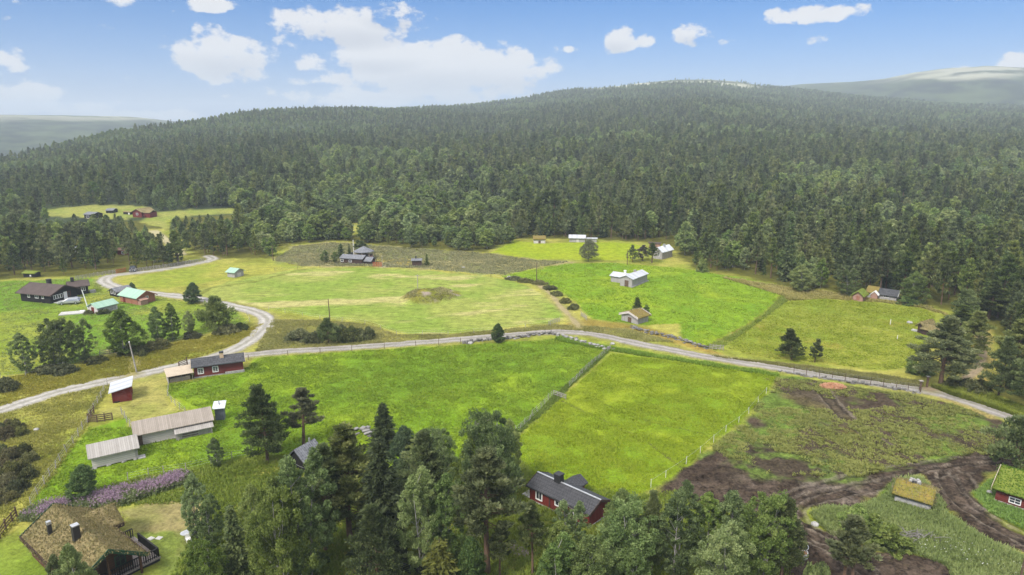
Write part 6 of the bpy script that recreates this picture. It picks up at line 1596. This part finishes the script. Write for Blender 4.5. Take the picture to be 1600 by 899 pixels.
# cars
M_CARS = mat_worn('silver_car_paint', (.46, .47, .48), (.50, .51, .52), 3, .28, .5, metal=.5, bstr=0)
M_CARD = mat_worn('dark_car_paint', (.03, .035, .045), (.04, .045, .055), 3, .25, .5, bstr=0)
M_TYRE = mat_worn('tyre_rubber', (.015, .015, .015), (.025, .025, .025), 3, .9, .1)
def car(label, u, v, ang, body, L=4.5, estate=True):
    p = at(u, v); r = thing('parked_car', label, 'car', tuple(p), ang)
    h = L / 2
    low = [(-h, .35), (-h, .75), (-h + .15, .88), (h - 1.25, .92), (h - .25, .80), (h, .62), (h, .32)]
    mb = MB(); mb.extr(low, -.86, .86, 'y')
    roof = [(-h + .12, .87), (-h + .45, 1.38), (-h + .9, 1.47), (.15, 1.46), (h - 1.15, .905)]
    b = len(mb.V)
    for y, s in ((-.70, 1), (.70, 1)): mb.V += [(x, y if z > 1 else y * 1.2, z) for x, z in roof]
    n = len(roof)
    for i in range(n - 1): mb.F.append((b + i, b + i + 1, b + n + i + 1, b + n + i)); mb.M.append(0)
    mb.F.append(tuple(b + i for i in range(n))); mb.F.append(tuple(b + n + i for i in reversed(range(n)))); mb.M += [0, 0]
    mb.build('body', body, r, bevel=.06)
    for s in (-1, 1):
        g = MB(); y = s * .79; x0, x1 = -h + .55, .95
        pts = [(-h + .45, .96), (-h + .7, 1.36), (.12, 1.38), (h - 1.4, .97)]
        g.face([(x, s * (.86 - .24 * (z - .9) / .55), z) for x, z in pts]); g.build('side_window', M_GLASS, r)
    g = MB(); g.face([(h - 1.2, -.72, .96), (h - 1.2, .72, .96), (.30, .62, 1.44), (.30, -.62, 1.44)]); g.V = [(x + .05, y, z + .03) for x, y, z in g.V]; g.build('windscreen', M_GLASS, r)
    for x in (-h + .85, h - .85):
        for s in (-1, 1):
            w_ = MB(); w_.tube([(x, s * .68, .32), (x, s * .89, .32)], .32, 16); wo_ = w_.build('wheel', M_TYRE, r)
            w_ = MB(); w_.tube([(x, s * .885, .32), (x, s * .90, .32)], .20, 12); w_.build('rim', M_STEEL, wo_)
    for s in (-1, 1):
        g = MB(); g.box(h - .06, h + .012, s * .62 - .17, s * .62 + .17, .60, .74); g.build('headlight', M_WHITE, r)
        g = MB(); g.box(-h - .012, -h + .05, s * .66 - .12, s * .66 + .12, .66, .86); g.build('tail_light', M_RED, r)
    return r
car('silver estate car parked on the grass in front of the black cabin', 109, 475, .33 + math.pi, M_CARS, 4.6)
car('dark car parked at the pole fence under the trees of the left wood', 208, 424, -1.15, M_CARD, 4.4)

# concrete ring with a steel hoop
p = at(1248, 869)
r = thing('concrete_ring', 'round concrete ring in the mud with orange bark inside and a steel hoop above', 'tank', tuple(p))
def ringmesh(r0, r1, z0, z1, n=40):
    mb = MB()
    for k in range(n):
        a, b = 2 * math.pi * k / n, 2 * math.pi * (k + 1) / n
        P = lambda q, t, z: (q * math.cos(t), q * math.sin(t), z)
        mb.face([P(r1, a, z0), P(r1, b, z0), P(r1, b, z1), P(r1, a, z1)]); mb.face([P(r0, b, z0), P(r0, a, z0), P(r0, a, z1), P(r0, b, z1)]); mb.face([P(r1, a, z1), P(r1, b, z1), P(r0, b, z1), P(r0, a, z1)])
    return mb
ringmesh(.74, .84, -.1, .55).build('ring', M_CONC, r)
M_BARK = mat_worn('orange_bark', (.26, .12, .05), (.42, .22, .10), 3, .95, .05, fine=12, bstr=1)
mb = MB(); mb.tube([(0, 0, 0), (0, 0, .40)], .737, 32); mb.build('bark_fill', M_BARK, r)
mb = MB(); pts = [(.80 * math.cos(t), .80 * math.sin(t), 1.15) for t in np.linspace(0, 2 * math.pi, 33)]; mb.tube(pts, .035, 6, cap=False); mb.build('hoop', M_STEEL, r)
for t in (.4, 2.0, 3.5, 5.1): mb = MB(); mb.tube([(.79 * math.cos(t), .79 * math.sin(t), .5), (.79 * math.cos(t), .79 * math.sin(t), 1.15)], .022, 6); mb.build('strut', M_STEEL, r)
# heap of orange wood chips
p = at(1301, 605); g = np.random.default_rng(5); n = 2600
rr_ = np.sqrt(g.random(n)); t = g.uniform(0, 6.283, n); c = np.stack([rr_ * np.cos(t) * 2.0, rr_ * np.sin(t) * 1.2, np.maximum(0, .55 * (1 - rr_)) * g.random(n) ** .3 + .05], 1)
V, tt = leaves(g, c, np.full(n, .28), 1.6, 0, tint=np.clip(g.normal(.5, .2, n), 0, 1))
ob = link('wood_chip_heap', npmesh('wood_chip_heap', V, np.arange(len(V)).reshape(-1, 3), [mat_foliage('wood_chips', (.30, .15, .07), (.46, .25, .13), (.58, .37, .22), 0)], tint=tt), None, tuple(p)); tag(ob, 'flat heap of orange wood chips below the side road', 'heap')
# dead branch pile on the green island
p = at(1418, 842); mb = MB(); g = random.Random(3)
for i in range(70):
    a = g.uniform(0, 6.28); L = g.uniform(.6, 2.2); q = np.array([g.gauss(0, 1.3), g.gauss(0, .5), g.uniform(.05, .5)]); e = q + np.array([math.cos(a) * L, math.sin(a) * L * .6, g.uniform(-.1, .7)])
    mb.tube([q, (q + e) / 2 + [0, 0, .1], e], [.045, .03, .01], 5)
ob = mb.build('branch_pile', M_BARKG, None, tuple(p)); tag(ob, 'pile of bare grey branches on the green island in the mud', 'branches')
# slab, glass table, boulders
p = at(113, 490); r = MB().box(-2.4, 2.4, -1.3, 1.3, -.1, .22, rz=.35).build('platform', M_CONC, None, tuple(p)); tag(r, 'pale grey rectangular platform on the grass in front of the flagpole', 'platform')
mb = MB(); mb.box(1.2, 2.2, .7, 1.3, .223, .42, rz=.35); mb.build('step_block', M_WHITE, r)
p = at(299, 841); r = thing('garden_table', 'oval glass garden table on the dry lawn beside the tall birch', 'table', tuple(p), .3)
mb = MB(); mb.tube([(0, 0, .70), (0, 0, .73)], 1.0, 28); mb.V = [(x, y * .62, z) for x, y, z in mb.V]; mb.build('tabletop', M_STEEL, r)
for x, y in ((-.6, -.3), (.6, -.3), (-.6, .3), (.6, .3)): mb = MB(); mb.tube([(x, y, -.05), (x * .9, y * .9, .70)], .03, 6); mb.build('leg', M_STEEL, r)
p = at(295, 848); r = thing('garden_chair', 'white metal garden chair left of the glass table', 'chair', tuple(p), .6)
MB().box(-.24, .24, -.24, .24, .42, .46).build('seat', M_WHITE, r); MB().box(-.24, .24, .2, .24, .46, .9).build('backrest', M_WHITE, r)
for x in (-.2, .2):
    for y in (-.2, .2): MB().box(x - .02, x + .02, y - .02, y + .02, -.05, .418).build('leg', M_WHITE, r)
def boulder(label, u, v, s, seed, m=None):
    p = at(u, v); bm = __import__('bmesh').new(); __import__('bmesh').ops.create_icosphere(bm, subdivisions=3, radius=s)
    g = random.Random(seed)
    for vt in bm.verts: k = 1 + .35 * float(vnoise(vt.co.x * 1.0 + seed, vt.co.y + vt.co.z * .7, s * .7, seed)) - .15; vt.co = vt.co * k; vt.co.z *= .62
    me = bpy.data.meshes.new('boulder'); bm.to_mesh(me); bm.free(); me.materials.append(m or M_STONE); o = link('boulder', me, None, (p[0], p[1], p[2] + s * .2)); tag(o, label, 'stone')
for lb, u, v, s in [('pale stone in the rough grass on the far left slope', 57, 672, .35), ('rounded pale stone at the upper right part of the mud', 1546, 770, .30), ('stone on the left tip of the green island', 1273, 820, .4), ('pale boulder at the side road bend verge', 957, 538, .45), ('white stone on the hay field rim near the heath', 724, 419, .5),
                    ('grey boulder right of the marker stick by the sunken turf hut', 1421, 505, .55), ('pale reddish stone at the stone wall beside the single tree', 735, 537, .5), ('dark rounded stones at the left rim of the heath field corner', 796, 434, .6)]: boulder(lb, u, v, s, int(u))
p = at(183, 628.5); r = thing('tyre', 'old tyre lying against the front of the red shed', 'tyre', tuple(p)); mb = MB(); mb.tube([(.32 * math.cos(t), .32 * math.sin(t), .12) for t in np.linspace(0, 6.283, 25)], .1, 8, cap=False); mb.build('rubber', M_TYRE, r)

# ================================================================== GROWTH ON THE GROUND (nobody could count it)
def inside(px, n, seed, soft=0):
    P = np.array(atw(px)); g = np.random.default_rng(seed); lo, hi = P.min(0), P.max(0); out = []
    tot = 0
    while tot < n:
        q = g.uniform(lo, hi, (n * 2, 2)); q = q[sd_poly(P, q[:, 0], q[:, 1]) > g.uniform(-soft, .2, len(q)) * (soft > 0)]; out.append(q); tot += len(q)
    return np.concatenate(out)[:n], g
def tufts(name, px, n, h, mat, seed, k=4, w=.10, spread=.16, keep=None, soft=0, flat_=1.0):
    q, g = inside(px, n, seed, soft)
    if keep is not None: q = q[keep(q[:, 0], q[:, 1], g)]
    z = hz(q[:, 0], q[:, 1]); n = len(q); hs = h * g.uniform(.5, 1.3, n) * (.6 + .8 * vnoise(q[:, 0], q[:, 1], 2.5, seed))
    c = np.repeat(np.stack([q[:, 0], q[:, 1], z], 1), k, 0); hh = np.repeat(hs, k); m = len(c)
    d = g.normal(size=(m, 2)); d /= np.linalg.norm(d, axis=1, keepdims=True) + 1e-9
    base = c.copy(); base[:, :2] += d * spread * g.random((m, 1)); base[:, 2] -= .04
    tip = base.copy(); tip[:, :2] += d * (hh * g.uniform(.15, .8, m) * flat_)[:, None]; tip[:, 2] += hh * g.uniform(.55, 1.0, m)
    s = np.stack([-d[:, 1], d[:, 0]], 1) * (w * g.uniform(.6, 1.4, m))[:, None]
    V = np.empty((m, 3, 3)); V[:, 0] = base; V[:, 0, :2] -= s; V[:, 1] = base; V[:, 1, :2] += s; V[:, 2] = tip
    t = np.repeat(np.clip(g.normal(.45, .18, n) + .5 * (vnoise(q[:, 0], q[:, 1], 4, seed + 1) - .5), 0, 1), k)
    o = link(name, npmesh(name, V.reshape(-1, 3), np.arange(m * 3).reshape(-1, 3), [mat], tint=np.repeat(t, 3))); tag(o, kind='stuff'); return o, q, z, hs, g
M_ROUGHG = mat_foliage('rough_grass', (.230, .240, .050), (.350, .340, .080), (.470, .420, .140), .5)
M_WEED = mat_foliage('weeds', (.135, .180, .030), (.220, .275, .050), (.320, .350, .085), .45)
M_MEAD = mat_foliage('meadow_grass', (.130, .235, .018), (.190, .305, .024), (.265, .365, .040), .4)
M_MEAD2 = mat_foliage('bright_meadow_grass', (.175, .260, .018), (.240, .335, .026), (.310, .390, .044), .4)
M_MEAD3 = mat_foliage('pasture_grass', (.215, .265, .030), (.300, .345, .048), (.390, .405, .085), .5)
M_CROP = mat_foliage('crop_leaves', (.115, .150, .022), (.185, .225, .036), (.270, .300, .060), .45)
M_HEATHG = mat_foliage('heath_grass', (.200, .215, .075), (.295, .295, .110), (.390, .365, .160), .5)
tufts('meadow_grass', [(264, 618), (262, 600), (300, 596), (388, 574), (402, 560), (550, 549), (700, 540), (800, 535), (868, 530), (950, 546), (938, 561), (890, 602), (842, 648), (792, 684), (730, 720), (600, 730), (470, 712), (400, 712), (340, 733), (240, 742), (160, 768), (70, 790), (52, 784), (100, 720), (140, 668), (205, 668), (345, 650)], 60000, .22, M_MEAD, 1, 3, .10, .3, flat_=1.3)
tufts('bright_meadow_grass', [(956, 553), (1100, 570), (1214, 589), (1192, 620), (1150, 664), (1110, 696), (1060, 738), (1000, 772), (940, 780), (860, 750), (795, 735), (795, 700), (850, 647), (900, 602)], 52000, .20, M_MEAD2, 2, 3, .09, .3, flat_=1.3)
tufts('rough_grass', [(-120, 1000), (-120, 660), (0, 648), (100, 617), (200, 595), (168, 610), (140, 660), (100, 720), (52, 786), (26, 815), (-20, 870), (-60, 1000)], 15000, .30, M_ROUGHG, 3, 4, .11, .3)
tufts('rough_grass', [(0, 592), (100, 576), (215, 548), (300, 531), (385, 515), (412, 505), (395, 528), (300, 562), (200, 586), (100, 606), (0, 636)], 12000, .30, M_ROUGHG, 4, 4, .12, .3)
tufts('rough_grass', [(425, 500), (500, 500), (570, 506), (620, 523), (700, 523), (800, 514), (868, 507), (980, 514), (1055, 535), (1010, 534), (930, 520), (880, 515), (830, 517), (650, 532), (550, 540), (450, 546), (400, 549)], 14000, .30, M_ROUGHG, 5, 4, .13, .3)
tufts('rough_grass', [(60, 800), (200, 752), (330, 728), (400, 712), (470, 715), (600, 735), (730, 725), (790, 690), (830, 745), (880, 760), (1000, 778), (1060, 770), (1100, 800), (1220, 830), (1240, 950), (240, 960), (340, 780), (180, 790)], 60000, .36, M_WEED, 6, 4, .10, .3, soft=.5)
tufts('barn_field_grass', [(783, 432), (835, 420), (890, 412), (960, 411), (1060, 419), (1150, 433), (1226, 449), (1222, 461), (1190, 494), (1130, 528), (1108, 541), (1068, 535), (1060, 506), (1012, 508), (965, 503), (925, 499), (900, 471), (862, 447)], 20000, .20, M_MEAD2, 21, 3, .17, .4, flat_=1.4)
tufts('right_field_grass', [(1132, 543), (1200, 491), (1232, 471), (1290, 468), (1380, 474), (1440, 482), (1464, 494), (1450, 512), (1447, 540), (1422, 573), (1380, 579), (1300, 569), (1200, 559)], 22000, .22, M_MEAD3, 22, 3, .15, .4, flat_=1.5)
tufts('pasture_grass', [(0, 440), (130, 436), (172, 450), (215, 455), (290, 472), (360, 486), (385, 500), (378, 511), (300, 526), (215, 543), (150, 558), (100, 571), (40, 583), (0, 588)], 13000, .18, M_MEAD3, 23, 3, .15, .4, flat_=1.5)
tufts('verge_weeds', [(1130, 560), (1200, 566), (1300, 578), (1400, 590), (1440, 600), (1440, 606), (1400, 601), (1300, 586), (1200, 570), (1110, 556)], 7000, .45, M_ROUGHG, 7, 4, .12, .3)
tufts('roadside_weeds', [(1458, 606), (1500, 612), (1550, 622), (1600, 640), (1660, 670), (1640, 672), (1600, 655), (1540, 634), (1490, 619)], 9000, .7, M_WEED, 8, 6, .16, .4)
MUDS = [np.array(atw(p)) for p in (MUD, [(1150, 700), (1200, 690), (1260, 722), (1330, 735), (1350, 750), (1200, 752), (1130, 735)], [(1215, 595), (1262, 604), (1300, 612), (1325, 640), (1345, 668), (1335, 680), (1300, 655), (1270, 640), (1235, 622)])]
def patchy(x, y, g):
    m = np.max([sd_poly(P, x, y) for P in MUDS], 0) + (fbm(x, y, 5, 93, 3) - .5) * 9
    return (m < g.random(len(x)) * 1.5) & _patchy(x, y, g)
def _patchy(x, y, g): return (fbm(x, y, 7, 118 + 18, 4) < .55) & (g.random(len(x)) < .45 + .9 * (fbm(x, y, 4, 77) - .2))
CROPP = [(1216, 592), (1290, 599), (1430, 618), (1500, 636), (1562, 658), (1610, 690), (1560, 714), (1450, 720), (1380, 735), (1340, 745), (1200, 742), (1130, 712), (1112, 700), (1150, 668), (1192, 624)]
tufts('crop_plants', CROPP, 18000, .28, M_CROP, 9, 6, .12, .30, keep=patchy, flat_=1.5)
tufts('island_grass', [(1266, 801), (1300, 794), (1345, 794), (1380, 776), (1400, 750), (1440, 747), (1462, 772), (1480, 806), (1530, 839), (1600, 873), (1720, 926), (1720, 990), (1480, 990), (1500, 925), (1482, 884), (1420, 861), (1380, 864), (1340, 846), (1292, 830)], 22000, .50, M_WEED, 10, 5, .10, .3)
tufts('lawn_grass', [(1520, 772), (1545, 752), (1600, 733), (1700, 740), (1700, 880), (1600, 826), (1545, 800)], 9000, .3, M_MEAD, 11, 4, .08, .2)
tufts('heath_grass', [(427, 407), (460, 385), (520, 379), (640, 388), (760, 396), (830, 406), (890, 409), (835, 419), (790, 430), (740, 427), (650, 419), (560, 416), (470, 416)], 14000, .4, M_HEATHG, 12, 3, .22, .5)
tufts('mound_grass', [(630, 470), (642, 461), (660, 453), (690, 449), (712, 455), (716, 464), (700, 472), (665, 476)], 1600, .4, M_ROUGHG, 13, 4, .13, .3, keep=lambda x, y, g: fbm(x, y, 3.5, 200, 3) < .58)
tufts('forest_verge', [(1125, 433), (1226, 449), (1290, 457), (1330, 462), (1410, 473), (1450, 480), (1500, 500), (1440, 481), (1380, 473), (1290, 467), (1232, 470), (1222, 462)], 5000, .5, M_ROUGHG, 14, 4, .2, .4)
tufts('field_edge_grass', [(955, 547), (890, 605), (880, 618), (845, 650), (796, 690), (792, 682), (838, 645), (872, 612), (885, 602), (944, 548)], 1800, .35, M_WEED, 15, 4, .1, .25)
tufts('field_edge_grass', [(1100, 543), (1150, 521), (1192, 494), (1222, 462), (1230, 470), (1200, 493), (1160, 522), (1120, 548)], 1800, .35, M_WEED, 16, 4, .13, .3)
tufts('field_edge_grass', [(868, 532), (955, 549), (1060, 565), (1215, 589), (1216, 584), (1060, 560), (955, 543), (870, 526)], 4000, .4, M_MEAD2, 17, 4, .12, .3)
# fireweed: leafy stems and pink flower spikes
FW = [[(38, 806), (60, 798), (110, 788), (150, 782), (170, 774), (230, 762), (290, 742), (294, 752), (240, 770), (200, 784), (150, 793), (95, 806), (45, 816)]]
M_FWG = mat_foliage('fireweed_leaves', (.085, .135, .040), (.135, .195, .060), (.20, .26, .09), .4)
M_PINK = mat_foliage('fireweed_flowers', (.21, .12, .18), (.30, .185, .255), (.40, .28, .35), .3)
q, g = inside(FW[0], 8000, 31, .9); z = hz(q[:, 0], q[:, 1]); n = len(q); hh = g.uniform(.5, .95, n)
k = 6; c = np.repeat(np.stack([q[:, 0], q[:, 1], z], 1), k, 0); c[:, 2] += np.repeat(hh, k) * g.uniform(.05, .85, n * k); c[:, :2] += g.normal(size=(n * k, 2)) * .08
V1, t1 = leaves(g, c, np.full(n * k, .16), 1.7, .2, tint=np.clip(g.normal(.45, .2, n * k), 0, 1))
fl = fbm(q[:, 0], q[:, 1], 2.4, 35, 2) + .16 * g.normal(size=len(q)) > .60
qf, zf, hf = q[fl], z[fl], hh[fl]; k2 = 4; c = np.repeat(np.stack([qf[:, 0], qf[:, 1], zf], 1), k2, 0); c[:, 2] += np.repeat(hf, k2) * g.uniform(.85, 1.25, len(c)); c[:, :2] += g.normal(size=(len(c), 2)) * .035
V2, t2 = leaves(g, c, np.full(len(c), .10), 1.3, .3, tint=np.clip(g.normal(.5, .22, len(c)), 0, 1))
V = np.concatenate([V1, V2]); Tn = np.arange(len(V)).reshape(-1, 3)
o = link('fireweed', npmesh('fireweed', V, Tn, [M_FWG, M_PINK], tint=np.r_[t1, t2], mat_idx=np.r_[np.zeros(len(V1) // 3, int), np.ones(len(V2) // 3, int)])); tag(o, kind='stuff')
# small white flowers on the lower rim of the green island
q, g = inside([(1480, 842), (1530, 858), (1600, 890), (1660, 925), (1600, 915), (1500, 880), (1400, 850), (1420, 842)], 130, 41, .3); z = hz(q[:, 0], q[:, 1]) + g.uniform(.4, .75, len(q))
V, t = leaves(g, np.stack([q[:, 0], q[:, 1], z], 1), np.full(len(q), .08), 1, .8, tint=np.clip(g.normal(.6, .2, len(q)), 0, 1))
o = link('white_flowers', npmesh('white_flowers', V, np.arange(len(V)).reshape(-1, 3), [mat_foliage('white_petals', (.55, .55, .45), (.68, .68, .60), (.78, .78, .72), .2)], tint=t)); tag(o, kind='stuff')
